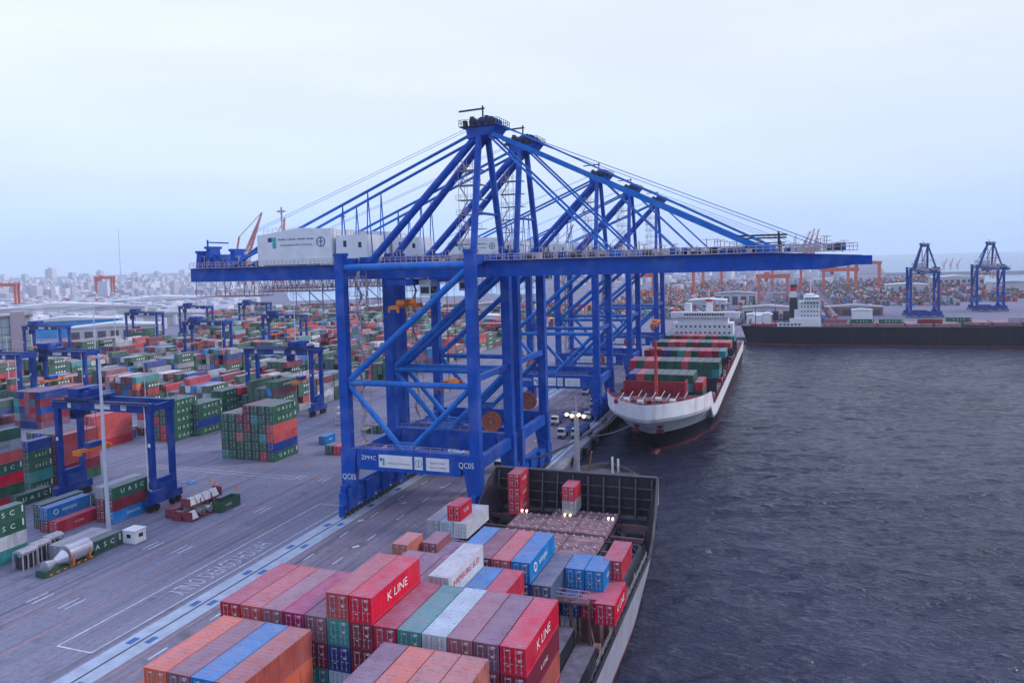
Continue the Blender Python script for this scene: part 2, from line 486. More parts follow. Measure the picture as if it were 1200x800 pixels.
bxl, bxr = RAIL_L - 10.8, RAIL_L - 4.2
line(bw, (bxl, 77), (bxl, 143)); line(bw, (bxr, 77), (bxr, 143)); line(bw, (bxl, 77), (bxr, 77), .25, .028); line(bw, (bxl, 143), (bxr, 143), .25, .028)
line(bw, (bxl, 152), (bxl, 260)); line(bw, (bxr, 152), (bxr, 260))
for x in (-105.2, -112.0, -114.2): line(bo, (x, 30), (x, 330), .2, .018)
for x in (-85.4, -82.5, -79.0, -75.5, -72.0, -68.5, -65.0, -62.0): line(bo, (x, 30), (x, 500), .16, .018)
for x in (-83.6, -77.3, -70.3):
    for k in range(26): line(bw, (x, 66 + k * 12), (x, 69.4 + k * 12), .28, .022)
for x in (-109.2, -110.6, -116.4, -117.8):
    for k in range(12): line(bw, (x, 86 + k * 24), (x, 90 + k * 24), .24, .022)
for k in range(9): line(bw, (-84.9 + (k % 3) * 3.4, 96 + k * 13), (-84.2 + (k % 3) * 3.4, 97.2 + k * 13), .8, .026)
for x in (-134.5, -162.5): line(bo, (x, 60), (x, 330), .3, .018)
for y in (158, 160, 210): line(bw, (-170, y), (-118, y), .18, .02)
o = bw.build('white_line_markings', LINEW); o['kind'] = 'structure'
o = bo.build('orange_line_markings', LINEO); o['kind'] = 'structure'
tx = put_text('HATCH COVERS ONLY', 5.2, 'flat', LETPAVE, ((bxl + bxr) / 2, 107.6, .03), None, .44, 'painted_lettering'); tx['kind'] = 'structure'
# quay wall face, capping and fenders
b = MB(); b.box(QX - 1.4, QX + .25, -100, 508.5, -.9, .22); o = b.build('quay_kerb', CONC); o['kind'] = 'structure'
fender_me = None
for k in range(14):
    y = 196 + k * 11
    if fender_me is None:
        b = MB(); b.tube((0, 0, -2.6), (0, 0, -.3), .55, 12, 0); b.box(.4, .75, -.8, .8, -2.7, -.2, 0); fender_me = b.mesh('quay_fender', BLACK)
    o = link_mesh('quay_fender', fender_me, None, None, (QX + .8, y, 0))
    tag(o, 'black rubber fender on the quay wall between the two berthed ships' if y < 225 else 'black rubber fender on the quay wall behind the ship with white bow', 'fender', 'fenders along the quay wall')

# ------------------------------------------------------------------ containers
PAL = dict(green=(.028, .125, .075), teal=(.05, .32, .31), blue=(.004, .23, .60), navy=(.012, .05, .27), crimson=(.50, .012, .06),
           red=(.56, .03, .06), kred=(.72, .008, .045), maroon=(.24, .025, .05), orange=(.80, .16, .075), salmon=(.62, .19, .15),
           coral=(.60, .10, .10), mauve=(.34, .13, .17), plum=(.24, .10, .17), brick=(.46, .10, .08), white=(.74, .77, .82),
           grey=(.40, .42, .48), paleblue=(.48, .62, .72), slate=(.10, .14, .24), black=(.02, .025, .035), magenta=(.55, .02, .14), pink=(.58, .30, .33))
CNAME = dict(kred='bright red', crimson='crimson', paleblue='pale blue', slate='slate blue', black='black', coral='coral red', plum='plum', pink='faded pink', mauve='mauve')
CW, CH = 2.44, 2.59


def cont_mesh(L, hi):
    b = MB(); w2, l2 = CW / 2, L / 2
    # frame
    for sx in (-1, 1):
        for sy in (-1, 1): b.box(sx * w2 - (.16 if sx > 0 else 0), sx * w2 + (.16 if sx < 0 else 0), sy * l2 - (.18 if sy > 0 else 0), sy * l2 + (.18 if sy < 0 else 0), 0, CH)
        for z0, z1 in ((0.01, .17), (CH - .12, CH - .01)): b.box(sx * w2 - (.12 if sx > 0 else 0), sx * w2 + (.12 if sx < 0 else 0), -l2 + .18, l2 - .18, z0, z1)
    for sy in (-1, 1):
        for z0, z1 in ((0.01, .16), (CH - .13, CH - .01)): b.box(-w2 + .16, w2 - .16, sy * l2 - (.12 if sy > 0 else 0), sy * l2 + (.12 if sy < 0 else 0), z0, z1)
    # corrugated sides
    if hi:
        n = int((L - .4) / .30)
        for sx in (-1, 1):
            xs = []
            for i in range(n):
                y = -l2 + .2 + i * (L - .4) / n; d = (L - .4) / n
                xs += [(y, .0), (y + d * .28, .0), (y + d * .5, .045), (y + d * .78, .045)]
            xs.append((l2 - .2, .0))
            k = len(b.v)
            for y, dp in xs: b.v += [(sx * (w2 - .015 - dp), y, .17), (sx * (w2 - .015 - dp), y, CH - .12)]
            for i in range(len(xs) - 1):
                q = (k + 2 * i, k + 2 * i + 2, k + 2 * i + 3, k + 2 * i + 1)
                b.f.append(q if sx > 0 else q[::-1]); b.m.append(0)
        n = int(L / .55)
        k = len(b.v)
        xs = []
        for i in range(n):
            y = -l2 + .1 + i * (L - .2) / n; d = (L - .2) / n
            xs += [(y, .03), (y + d * .3, .03), (y + d * .5, .0), (y + d * .8, .0)]
        xs.append((l2 - .1, .03))
        for y, dp in xs: b.v += [(-w2 + .1, y, CH - .005 - dp), (w2 - .1, y, CH - .005 - dp)]
        for i in range(len(xs) - 1):
            b.f.append((k + 2 * i, k + 2 * i + 1, k + 2 * i + 3, k + 2 * i + 2)); b.m.append(0)
        b.box(-w2 + .16, w2 - .16, -l2 + .14, l2 - .05, .16, CH - .13 - .06)       # inner volume behind the skins
        b.v = [v for v in b.v]
    else:
        b.box(-w2 + .03, w2 - .03, -l2 + .04, l2 - .04, .05, CH - .025)
        for k in (-.62, -.22, .22, .62): b.box(k - .035, k + .035, -l2 - .03, -l2 + .05, .2, CH - .2)
    me = b.mesh('shipping_container', BOX)
    return me


def shrink_inner(me): pass


DOORS = {}


def door_mesh(side):
    if side in DOORS: return DOORS[side]
    b = MB(); w2 = CW / 2
    x0, x1 = (-w2 + .17, -.01) if side < 0 else (.01, w2 - .17)
    b.box(x0, x1, .03, .10, .17, CH - .14)
    for f in (.25, .72):
        x = x0 + (x1 - x0) * f
        b.tube((x, -.015, .2), (x, -.015, CH - .17), .028, 6, 1)
        for z in (.4, 1.0, 1.6, 2.2): b.box(x - .09, x + .09, -.012, .029, z - .05, z + .05, 1)
        b.box(x - .02, x + .30, -.05, -.02, 1.05, 1.10, 1)
    for z in (.55, 1.2, 1.85): b.box(x0 + .06, x1 - .06, .012, .029, z, z + .16, 0)
    for kx, kz, kw in (((.42, 2.25, .46), (.42, 2.10, .3), (.42, 1.42, .4), (.46, 1.30, .3)) if side > 0 else ((.40, 2.2, .34), (.44, .78, .2))):
        b.poly([(x0 + kx, .008, kz), (x0 + kx + kw, .008, kz), (x0 + kx + kw, .008, kz + .085), (x0 + kx, .008, kz + .085)], 2)
    DOORS[side] = b.mesh('door', [BOX, STEEL, LETTER])
    return DOORS[side]


CM = {}
CTEXT = {'UASC': ('U  A  S  C', 1.35, LETTER, 1.12), 'K LINE': ('K LINE', 1.25, LETTER, 1.15), 'HANJIN': ('HANJIN', 1.0, LETTER, 1.0), 'SUD': ('HAMBURG SÜD', 1.05, LETRED, 1.0),
         'COSCO': ('COSCO', .85, DARKL, 1.4), 'SENATOR': ('SENATOR', .85, LETTER, 1.0), 'KLINES': ('K LINE', .62, LETTER, 1.2)}
N_BOX = [0]


def container(x, y, z, col, label, group, L=10.6, hi=True, text=None, shade=.12):
    """x,y: centre, z: base"""
    k = (round(L, 2), hi)
    if k not in CM: CM[k] = cont_mesh(L, hi)
    c = PAL[col]; j = 1 + rnd.uniform(-shade, shade)
    c = tuple(min(.9, v * j) for v in c)
    o = link_mesh('shipping_container', CM[k], None, c, (x, y, z))
    tag(o, label, 'container', group)
    N_BOX[0] += 1
    if hi:
        for s_ in (-1, 1): link_mesh('door', door_mesh(s_), o, c, (0, -L / 2, 0))
    if text:
        body, size, mt, sx = CTEXT[text]
        if L < 7: size, sx = size * .8, sx * .62
        put_text(body, size, '+x', mt, (CW / 2 + .035, 0, CH * .52), o, sx)
        if text == 'UASC':
            kk = ('mark', L)
            if kk not in TEXTS:
                b = MB(); b.poly([(CW / 2 + .035, L / 2 - .75, 1.0), (CW / 2 + .035, L / 2 - .45, 1.0), (CW / 2 + .035, L / 2 - .45, 2.3), (CW / 2 + .035, L / 2 - .75, 2.3)]); TEXTS[kk] = b.mesh('capacity_mark', LETTER)
            link_mesh('capacity_mark', TEXTS[kk], o)
        if text == 'HANJIN' and L > 7:
            kk = ('ring', L)
            if kk not in TEXTS:
                b = MB(); b.ring((CW / 2 + .03, -3.2, 1.35), (1, 0, 0), .5, .14, 14); TEXTS[kk] = b.mesh('emblem', LETTER)
            link_mesh('emblem', TEXTS[kk], o)
    return o


ORD = ['first', 'second', 'third', 'fourth', 'fifth', 'sixth', 'seventh', 'eighth', 'ninth', 'tenth', 'eleventh', 'twelfth', 'thirteenth', 'fourteenth']


def tier_word(i, n):
    if n == 1: return 'single'
    if i == n - 1: return 'topmost'
    if i == 0: return 'bottom'
    return ORD[i] + ' up'


def col_word(i, n, noun):
    if i == 0: return 'leftmost ' + noun
    if i == n - 1: return 'rightmost ' + noun
    return ORD[i] + ' ' + noun + ' from left'


def stack(corner, cols, L=10.6, where='', group='yard containers', hi=True, gap=.16, faces_only=True, z0=0.0):
    """corner: near right bottom corner (x,y). cols: list left->right of lists bottom->top of 'col' or ('col','TEXT')"""
    n = len(cols)
    for i, tiers in enumerate(cols):
        x = corner[0] - (n - 1 - i) * (CW + gap) - CW / 2
        y = corner[1] + L / 2
        for k, cc in enumerate(tiers):
            if cc is None: continue
            col, tx_ = cc if isinstance(cc, tuple) else (cc, None)
            cn = CNAME.get(col, col)
            wh = where[4:] if where.startswith('the ') else where
            if n == 1 and len(tiers) == 1: lab = f'{cn} container in the {wh}'
            elif n == 1: lab = f'{cn} container, {tier_word(k, len(tiers))} in the {wh}'
            elif len(tiers) == 1: lab = f'{cn} container, {col_word(i, n, "column")}, {wh}'
            else: lab = f'{cn} container, {tier_word(k, len(tiers))}, {col_word(i, n, "column")}, {wh}'
            lab = ' '.join(lab.split()[:16])
            assert len(lab.split()) <= 16
            container(x, y, z0 + k * CH, col, lab, group, L, hi, tx_)


U, G = ('green', 'UASC'), 'green'
# tall green block in front of the yard crane
s1 = at(318, 541)
stack((s1.x + 1.2, s1.y), [
    ['teal', G, G, G, G], [G, G, G, G, G], [G, 'green', 'salmon', G, 'maroon'],
    [G, G, G, 'maroon', 'maroon', 'maroon'], [G, G, G, G, 'teal', G], ['red', G, 'teal', G, G, G],
    [U, 'navy', 'coral', 'coral', U, U]], 10.6, 'tall green block near the big crane', 'containers of the tall green block')
# single tier with grey roofs by the light pole
p = at(92, 659)
stack((p.x, p.y), [[('grey', None)], ['grey'], [U]], 10.0, 'the low row under the tall light pole', 'containers in the low row by the light pole')
# blue over maroon stack, red beside
p = at(68, 626)
stack((p.x, p.y), [['maroon', ('blue', 'HANJIN')], [('red', 'KLINES')]], 10.2, 'the low stack before the yard crane leg', 'containers of the low stack by the crane leg')
p2 = at(50, 620)
stack((p2.x, p2.y), [[G, U]], 10.4, 'the green pair left of the blue one', 'green pair of containers')
stack((p.x - .8, p.y + 11.0), [[G, U]], 5.4, 'the short pile behind the blue one', 'short green containers')
# stack behind the light pole
p = at(134, 614)
stack((p.x, p.y), [['maroon', 'maroon', 'grey'], [('blue', 'SENATOR'), 'maroon', U]], 10.4, 'stack behind the tall light pole', 'containers of the stack behind the pole')
# stacks at the left edge
p = at(33, 650)
stack((p.x, p.y - 10.6), [['teal', 'white', U, U]], 10.6, 'near pile at the left picture edge', 'containers of the near left pile')
p = at(30, 588)
stack((p.x, p.y - 10.6), [['red', G, 'kred', U, 'coral', ('grey', 'COSCO')]], 10.6, 'tall pile at the left picture edge', 'containers of the tall left pile')
container(p.x - 1.3, p.y - 15.9 + 10.6, 6 * CH, 'green', 'green container lying behind the grey one, highest at the left edge', 'containers of the tall left pile', 10.6, True)
p = at(32, 580)
stack((p.x + .1, p.y + 1.0), [[U, 'teal', U, U, 'navy']], 6.2, 'pile behind the tall left one', 'containers of the second left pile')
p = at(62, 581)
stack((p.x, p.y - 9), [[('green', 'UASC')]], 9.0, 'low spot before the dark five-column block', 'green low container')
p = at(77, 569)
stack((p.x, p.y), [[G, G, 'navy', 'green', G], [G, 'navy', 'green', 'maroon', 'navy'], [G, G, G, G, G], ['maroon', G, 'maroon', 'maroon', 'maroon'],
                   [G, 'maroon', 'coral', 'coral', 'coral']], 10.6, 'dark block behind the yard crane leg', 'containers of the dark block')
p = at(49, 503)
MIX = ['grey', 'maroon', 'navy', 'mauve', 'plum', 'teal', 'red', 'slate']
stack((p.x, p.y), [[rnd.choice(MIX) for _ in range(5)] for _ in range(4)] + [['plum', 'maroon', 'navy', 'maroon', 'navy']], 11, 'mosaic block left of the yard crane', 'containers of the mosaic block', False)
# red block behind the yard crane
p = at(112, 528)
stack((p.x, p.y), [['red', 'coral', 'coral', 'red'], ['red', 'coral', 'coral', 'coral']], 14, 'red block under the yard crane', 'containers of the red block')
p = at(122, 520)
stack((p.x + 2, p.y), [[('blue', 'HANJIN')]], 10.6, 'front of the red block', 'blue container')
p = at(143, 512)
stack((p.x + 1, p.y), [['pink']], 8, 'line beside the blue one under the crane', 'pink container')
p = at(163, 510)
stack((p.x + 2, p.y), [['maroon', 'white', 'red']], 6, 'short pile under the yard crane beam', 'short red and white pile')
p = at(203, 518)
stack((p.x, p.y), [[G, G, 'red', G, G], ['red', 'red', G, G, G], [U, U, U, U, U]], 11, 'green block right of the yard crane', 'containers of the green block by the crane')
p = at(234, 511)
stack((p.x, p.y), [[G, 'teal', G, G], ['maroon', 'teal', G, G], [U, 'navy', U, U]], 11, 'green block left of the tall one', 'containers of the second green block')
p = at(262, 492)
stack((p.x, p.y), [[G, G, G, G], [U, U, U, U]], 11, 'four-high green pile behind the tall block', 'containers of the rear green pile', False)
# loose short containers on the open pavement
p = at(378, 521)
container(p.x, p.y + 2.5, 0, 'blue', 'short blue container standing alone on the open pavement', 'loose short containers', 5.2, True, 'HANJIN')
p = at(395, 533)
container(p.x - 2.6, p.y + 2.5, 0, 'green', 'short green container beside a red one on the open pavement', 'loose short containers', 5.2)
container(p.x, p.y + 2.5, 0, 'kred', 'short bright red container beside a green one on the open pavement', 'loose short containers', 5.2, True, 'K LINE')
p = at(430, 505)
for i in range(3):
    container(p.x + 1.2 + i * 2.7, p.y, 0, 'green', ['short green container, left of three behind the near crane leg', 'short green container, middle of three behind the near crane leg', 'short green container, right of three behind the near crane leg'][i], 'loose short containers', 5.2)

# ------------------------------------------------------------------ the large field of containers beyond (a mass)
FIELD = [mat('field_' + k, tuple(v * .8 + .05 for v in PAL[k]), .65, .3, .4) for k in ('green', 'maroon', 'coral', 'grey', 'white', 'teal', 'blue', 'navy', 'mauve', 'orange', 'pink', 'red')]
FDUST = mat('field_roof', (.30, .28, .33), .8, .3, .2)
NF = len(FIELD)
WGT = [27, 14, 8, 12, 6, 6, 4, 5, 8, 2, 4, 8]


def field(name, cells, label):
    b = MB()
    for x, y, z, L, ci, letter in cells:
        w2 = 1.2
        k = len(b.v)
        b.box(x - w2, x + w2, y - L / 2, y + L / 2, z + .04, z + CH - .02, ci)
        if ci in (0, 5, 1): b.m[-5] = NF if rnd.random() < .8 else ci
        if letter:
            for q in range(4):
                yy = y - 2.2 + q * 1.45; xx = x + w2 + .03
                b.poly([(xx, yy, z + .95), (xx, yy + .75, z + .95), (xx, yy + .75, z + 1.7), (xx, yy, z + 1.7)], NF + 1)
    o = b.build(name, FIELD + [FDUST, LETTER])
    return tag(o, label, 'containers', None, 'stuff')


cells = []
hero_clear = [(-200, 170, -137, 215)]
for k in range(0, 14):
    xr = -139.0 - 31.5 * k
    for seg0, seg1 in ((165, 205), (222, 292), (306, 396), (412, 512), (528, 628), (640, 735)):
        if k == 0: continue
        if k == 1 and seg0 < 222: continue
        y = seg0
        while y + 11.4 < seg1:
            px = 0
            yy = y + 5.7
            y += 12.0
            # stay inside what the photograph shows
            if xr < -.95 * yy - 120: continue
            if (k in (2, 3)) and yy < 206: continue
            v_ = Vector((xr - 9, yy, 0)) - Vector((0, 0, CAM_H)); dep = v_.dot(fw); pxx = 600 + FPX * v_.dot(cr) / dep
            if pxx < 235 and dep > 545: continue
            if pxx < 62 and dep > 395: continue
            if pxx < 168 and dep > 490: continue
            base = rnd.choice([2, 3, 3, 4, 4, 5]) if rnd.random() > .10 else 0
            fam = rnd.random()
            for c in range(7):
                hgt = max(0, base + rnd.choice([-1, 0, 0, 0, 0, 1]))
                for t in range(min(5, hgt)):
                    ci = 0 if (fam < .38 and rnd.random() < .75) else rnd.choices(range(NF), WGT)[0]
                    cells.append((xr - 1.3 - c * 2.72 + rnd.uniform(-.05, .05), yy, t * CH, 11.2 if rnd.random() < .85 else 5.6, ci, ci == 0 and c == 0))
field('container_field', cells, 'broad field of stacked coloured containers filling the yard behind the gantry cranes')
cells = []
for bx in range(15):
    for by in range(17):
        x0 = -150 + bx * 30; y0 = 600 + by * 54
        if rnd.random() < .22: continue
        if x0 > 75 and y0 < 780: continue
        if x0 < -20 and y0 < 650: continue
        for c in range(6):
            for r_ in range(3):
                for t in range(rnd.choice([1, 2, 2, 3, 3])):
                    cells.append((x0 + r_ * 8 - 40, y0 + c * 7.4, t * CH, 6.6, rnd.choices(range(NF), WGT)[0], False))
field('container_field_far', cells, 'scattered far containers on the land behind the black ship')

cells = []
for k in range(900):
    q = at_depth(rnd.uniform(-25, 150), rnd.uniform(1120, 1700))
    for t in range(rnd.choice([1, 2, 3])): cells.append((q.x, q.y, t * CH, 8, rnd.choices([1, 2, 9, 10, 11, 4, 7], [4, 6, 3, 3, 5, 2, 2])[0], False))
field('container_field_left', cells, 'far reddish band of containers before the city at left')

# ------------------------------------------------------------------ ship to shore cranes
BLUE = (.001, .080, .46)
BLUE_SKYLIT = (.003, .170, .62)  # same crane paint made lighter: sky light on braces and stays put into colour


def make_sts():
    root = thing('gantry_crane', '', 'crane')
    P = lambda bld, name, mats=CRANE, col=BLUE, parent=root: bld.build(name, mats, parent, col)
    for sx in (-15, 15):
        for sy in (-10, 10):
            b = MB()
            b.box(sx - 1.05, sx + 1.05, sy - .95, sy + .95, 14.8, 56.2)
            b.box(sx - 1.2, sx + 1.2, sy - 1.1, sy + 1.1, 55.9, 56.5)
            if sx < 0: b.hexa([(sx - 1.2, sy - 1, 2.6), (sx + 1.1, sy - 1, 2.6), (sx + 1.1, sy + 1, 2.6), (sx - 1.2, sy + 1, 2.6), (sx - 1.3, sy - 1, 14.8), (sx + 2.6, sy - 1, 14.8), (sx + 2.6, sy + 1, 14.8), (sx - 1.3, sy + 1, 14.8)])
            else: b.hexa([(sx - .9, sy - 1, 2.6), (sx + 1.2, sy - 1, 2.6), (sx + 1.2, sy + 1, 2.6), (sx - .9, sy + 1, 2.6), (sx - 3.2, sy - 1, 14.8), (sx + 1.3, sy - 1, 14.8), (sx + 1.3, sy + 1, 14.8), (sx - 3.2, sy + 1, 14.8)])
            P(b, 'leg')
    for sy in (-10, 10):                       # portal frames across the quay
        b = MB(); b.box(-12.4, 11.8, sy - .85, sy + .85, 10.4, 14.9); P(b, 'portal_beam')
        b = MB(); b.railing([(-12.3, sy - .8, 14.9), (11.7, sy - .8, 14.9)], 1.1, 2.2); P(b, 'walkway_railing', RAILC)
        b = MB()
        b.tube((-14, sy, 28.8), (14, sy, 28.8), .62, 12)
        b.tube((-14, sy, 53.4), (14, sy, 53.4), .75, 12)
        b.tube((-13.9, sy, 29.4), (14, sy, 52.4), .72, 12)
        b.tube((-13.9, sy, 28.2), (-1.4, sy, 14.6), .60, 12)
        b.tube((13.9, sy, 28.2), (-.4, sy, 14.6), .60, 12)
        b.box(-2.6, .8, sy - .3, sy + .3, 14.8, 16.6)
        P(b, 'brace', CRANE, BLUE_SKYLIT)
    for sx in (-15, 15):                       # ties along the quay
        for hw, z0, z1 in ((.7, 11.6, 14.0), (.6, 53.4, 55.4), (.5, 29.6, 30.8)):
            if sx < 0 and z0 == 29.6: continue
            b = MB(); b.box(sx - hw, sx + hw, -9.05, 9.05, z0, z1); P(b, 'tie_beam')
        b = MB()
        b.box(sx - .8, sx + .8, -13, 13, 2.7, 5.4)
        for k in range(4):
            y = -10.5 + k * 7
            b.hexa([(sx - .7, y - 2.8, 1.5), (sx + .7, y - 2.8, 1.5), (sx + .7, y + 2.8, 1.5), (sx - .7, y + 2.8, 1.5), (sx - .62, y - .8, 2.7), (sx + .62, y - .8, 2.7), (sx + .62, y + .8, 2.7), (sx - .62, y + .8, 2.7)])
            b.box(sx + .81, sx + 1.3, y - 1.6, y + 1.6, 2.0, 6.2)
            b.box(sx - 1.3, sx - .81, y - 1.2, y + 1.5, 1.8, 5.8)
        b.box(sx - .6, sx + .6, 8.2, 12.6, 5.4, 7.6); b.box(sx - .6, sx + .6, -12.6, -11.2, 5.4, 7.0); b.box(sx - .55, sx + .55, -6, 4, 5.4, 6.6)
        for y in (-13.4, 13.4): b.box(sx - .4, sx + .4, y - .5, y + .5, .6, 3.0)
        bo_ = P(b, 'bogie_beam')
        wm = MB()
        for k in range(16):
            y = -12.3 + k * 1.64; wm.tube((sx - .28, y, .62), (sx + .28, y, .62), .55, 12)
        P(wm, 'wheel_row', DARK, None, bo_)
    # girder and boom
    b = MB()
    for sy in (-2.9, 2.9):
        b.prism([(-61.4, 50.9), (15.2, 50.7), (15.2, 54.1), (-61.4, 54.1)], sy - .65, sy + .65)
    for x in range(-60, 15, 7): b.box(x - .3, x + .3, -2.25, 2.25, 51.4, 53.6)
    P(b, 'girder')
    b = MB()
    for sy in (-2.9, 2.9):
        b.prism([(15.3, 50.7), (80, 50.9), (86.9, 51.8), (86.9, 53.3), (72, 54.1), (15.3, 54.1)], sy - .65, sy + .65)
    for x in range(18, 86, 7): b.box(x - .3, x + .3, -2.25, 2.25, 51.4, 53.4)
    b.box(86.4, 88.4, -3.6, 3.6, 51.6, 53.2)
    boom = P(b, 'boom')
    b = MB()
    rr = random.Random(4)
    for sy in (-4.2, 4.2):
        b.box(-61, 86, sy - .55, sy + .55, 54.12, 54.25)
        b.railing([(-61, sy, 54.25), (86, sy, 54.25)], 1.2, 1.3, .1)
    P(b, 'walkway_railing', RAILC)
    b = MB()
    for k in range(84):
        x = rr.uniform(-60, 85); sy = rr.choice([-3, -1.5, 0, 1.5, 3]); h = rr.uniform(.4, 1.5)
        if -43 < x < -11: continue
        b.box(x - rr.uniform(.2, .9), x + rr.uniform(.2, .9), sy - .5, sy + .5, 54.2, 54.2 + h, rr.choice([0, 0, 1, 2]))
    for k in range(90):
        x = rr.uniform(-60, 85); sy = rr.choice([-2, -1, 0, 1, 2]); h = rr.uniform(.8, 3.0)
        if not -43 < x < -11: b.beam((x, sy, 54.15), (x, sy, 54.15 + h), .14, .14, 1); b.beam((x - .8, sy, 54.15 + h), (x + .8, sy, 54.15 + h), .1, .1, 1)
    b.box(-60, 86, -2.2, 2.2, 54.13, 54.2, 2)
    for x in (20, 33, 47, 60, 76): b.beam((x, 0, 54.2), (x, 0, 57.2), .12, .12, 2)
    b.beam((73, 0, 54.2), (73, 0, 58), .35, .35, 2); b.beam((65.5, 0, 57.4), (74.5, 0, 57.4), .3, .35, 2)
    P(b, 'deck_machinery', [CRANE, RAILC, DARK])
    # rusty maintenance gangways hung under the back of the girder
    b = MB()
    for x0, x1, z0 in ((-60, -43, 47.2), (-43, -23, 48.2)):
        b.box(x0, x1, -3.4, 3.4, z0, z0 + .12)
        for sy in (-3.4, 3.4):
            b.railing([(x0, sy, z0 + .12), (x1, sy, z0 + .12)], 1.2, 1.4, .08)
            for x in (x0, (x0 + x1) / 2, x1): b.beam((x, sy, z0), (x, sy, 51), .12, .12)
    for x in (-32, -28.4, -24.8):
        for sy in (-2.6, 2.6): b.beam((x, sy, 42), (x, sy, 50.8), .14, .14)
        for z in (42, 45): b.beam((x, -2.6, z), (x, 2.6, z), .12, .12)
    for sy in (-2.6, 2.6):
        for z in (42, 45): b.beam((-32, sy, z), (-24.8, sy, z), .12, .12)
        for x in (-32, -28.4): b.beam((x, sy, 42), (x + 3.6, sy, 45), .1, .1); b.beam((x + 3.6, sy, 45), (x, sy, 48), .1, .1)
    P(b, 'maintenance_gangway', RUSTW)
    # machinery house
    b = MB()
    b.prism([(-40.6, 54.5), (-20.6, 54.5), (-20.6, 62.2), (-29.0, 62.7), (-40.6, 61.3)], -4.6, 4.6)
    house = P(b, 'machinery_house', WHITE)
    b = MB(); b.box(-40.9, -20.3, -5.5, -4.62, 54.4, 54.5); b.railing([(-40.8, -5.4, 54.5), (-20.4, -5.4, 54.5)], 1.1, 1.1, .06)
    for x in (-39, -33): b.railing([(x, -4.3, 61.6), (x + 5, -4.3, 62.1)], 1.0, 1.2, .06)
    b.beam((-37, 0, 62), (-37, 0, 68), .3, .3); b.beam((-38, 0, 67), (-36, 0, 67), .8, .4)
    P(b, 'house_railing', STEEL, None, house)
    b = MB()
    b.poly([(-37.6, -4.64, 59.7), (-36.5, -4.64, 59.7), (-36.5, -4.64, 60.7), (-37.6, -4.64, 60.7)], 0)
    b.poly([(-36.4, -4.64, 59.7), (-35.4, -4.64, 59.7), (-35.4, -4.64, 60.7), (-36.4, -4.64, 60.7)], 1)
    b.poly([(-36.4, -4.64, 58.2), (-35.4, -4.64, 58.2), (-35.4, -4.64, 59.6), (-36.4, -4.64, 59.6)], 1)
    b.ring((-23.4, -4.66, 59.4), (0, 1, 0), 1.05, .12, 20, 0); b.beam((-23.4, -4.66, 58.3), (-23.4, -4.66, 60.3), .12, .12, 0); b.beam((-24.1, -4.66, 59.5), (-22.7, -4.66, 59.5), .12, .1, 0)
    for k in range(26):
        if k % 7 != 6: b.poly([(-34.8 + k * .37, -4.64, 60.0), (-34.55 + k * .37, -4.64, 60.0), (-34.55 + k * .37, -4.64, 60.0 + .22 + .18 * (k % 3 == 0)), (-34.8 + k * .37, -4.64, 60.35)], 0)
    P(b, 'emblem', [DARKL, TEALP], None, house)
    put_text('International Port Services', .82, '-y', DARKL, (-30.0, -4.64, 58.9), house, .96)
    b = MB()
    b.box(-19.9, -12.2, -4, 3.6, 54.5, 60.6); b.box(-18.0, -17.2, -4.04, -3.99, 58.0, 59.4, 1); b.box(-14.2, -13.4, -4.04, -3.99, 57.8, 59.0, 1)
    b.railing([(-19.8, -3.9, 60.6), (-12.3, -3.9, 60.6)], 1.0, 1.2, .06, 2)
    P(b, 'electrical_house', [WHITE, GLASS, STEEL])
    # rear winches
    b = MB()
    for x, wd, h in ((-60.2, 1.5, 4.2), (-57.4, 1.1, 5.2), (-55.0, 2.0, 3.2), (-50.2, 1.3, 4.4)):
        b.taper((x, 0, 54.1), (x, 0, 54.1 + h), wd * 1.2, wd * .8, 4.2, 3.6); b.box(x - .5, x + .5, -2.5, 2.5, 54.1 + h - .5, 54.1 + h + .1)
    b.beam((-57.4, -1.8, 60.4), (-51.2, -1.8, 60.0), .3, .3); b.beam((-57.4, -1.8, 58), (-57.4, -1.8, 61), .3, .3)
    b.beam((-49.5, -2.5, 54.2), (-42, -2.5, 58.6), .7, .7); b.beam((-47, 2, 54.2), (-42, 2, 58.0), .8, .8)
    P(b, 'rear_winch')
    # pylon
    b = MB()
    for sy in (-1, 1):
        b.tube((15.0, sy * 8.4, 55), (14.6, sy * 2.6, 80.2), .72, 12)
        b.tube((-11.2, sy * 4.6, 54.2), (13.6, sy * 2.2, 79.6), .82, 12)
        b.box(-13.4, -9.4, sy * 4.2 - .8, sy * 4.2 + .8, 54.1, 55.6)
    b.tube((14.9, -6.2, 64), (14.9, 6.2, 64), .3, 8)
    P(b, 'pylon_frame')
    b = MB()
    b.prism([(12.2, 79.4), (17.4, 80.2), (18.8, 81.8), (12.0, 81.8)], -3.2, 3.2)
    for x in (13.2, 15.2, 17.2):
        for sy in (-2, 0, 2): b.tube((x, sy - .25, 83.0), (x, sy + .25, 83.0), .9, 12)
    head = P(b, 'pylon_head')
    b = MB(); b.railing([(10.6, -3.6, 82.0), (19.2, -3.6, 82.0), (19.2, 3.6, 82.0), (10.6, 3.6, 82.0), (10.6, -3.6, 82.0)], 1.3, 1.2, .08); b.box(10.6, 19.2, -3.7, 3.7, 81.84, 82.0)
    b.beam((15, -1, 82), (15, -1, 86.4), .28, .28); b.beam((9.6, -1, 85.6), (15.4, -1, 85.8), .3, .34)
    for k in range(5): b.box(11.4 + k * 1.6, 12.2 + k * 1.6, -3.3, -2.6, 82, 83.2 + (k % 2) * .7)
    P(b, 'head_platform', [DARK], None, head)
    b = MB()
    for sy in (-1, 1):
        b.tube((13.2, sy * 2.3, 80.6), (-50, sy * 3.4, 54.3), .34, 8)
    P(b, 'back_stay', CRANE, BLUE_SKYLIT)
    b = MB()
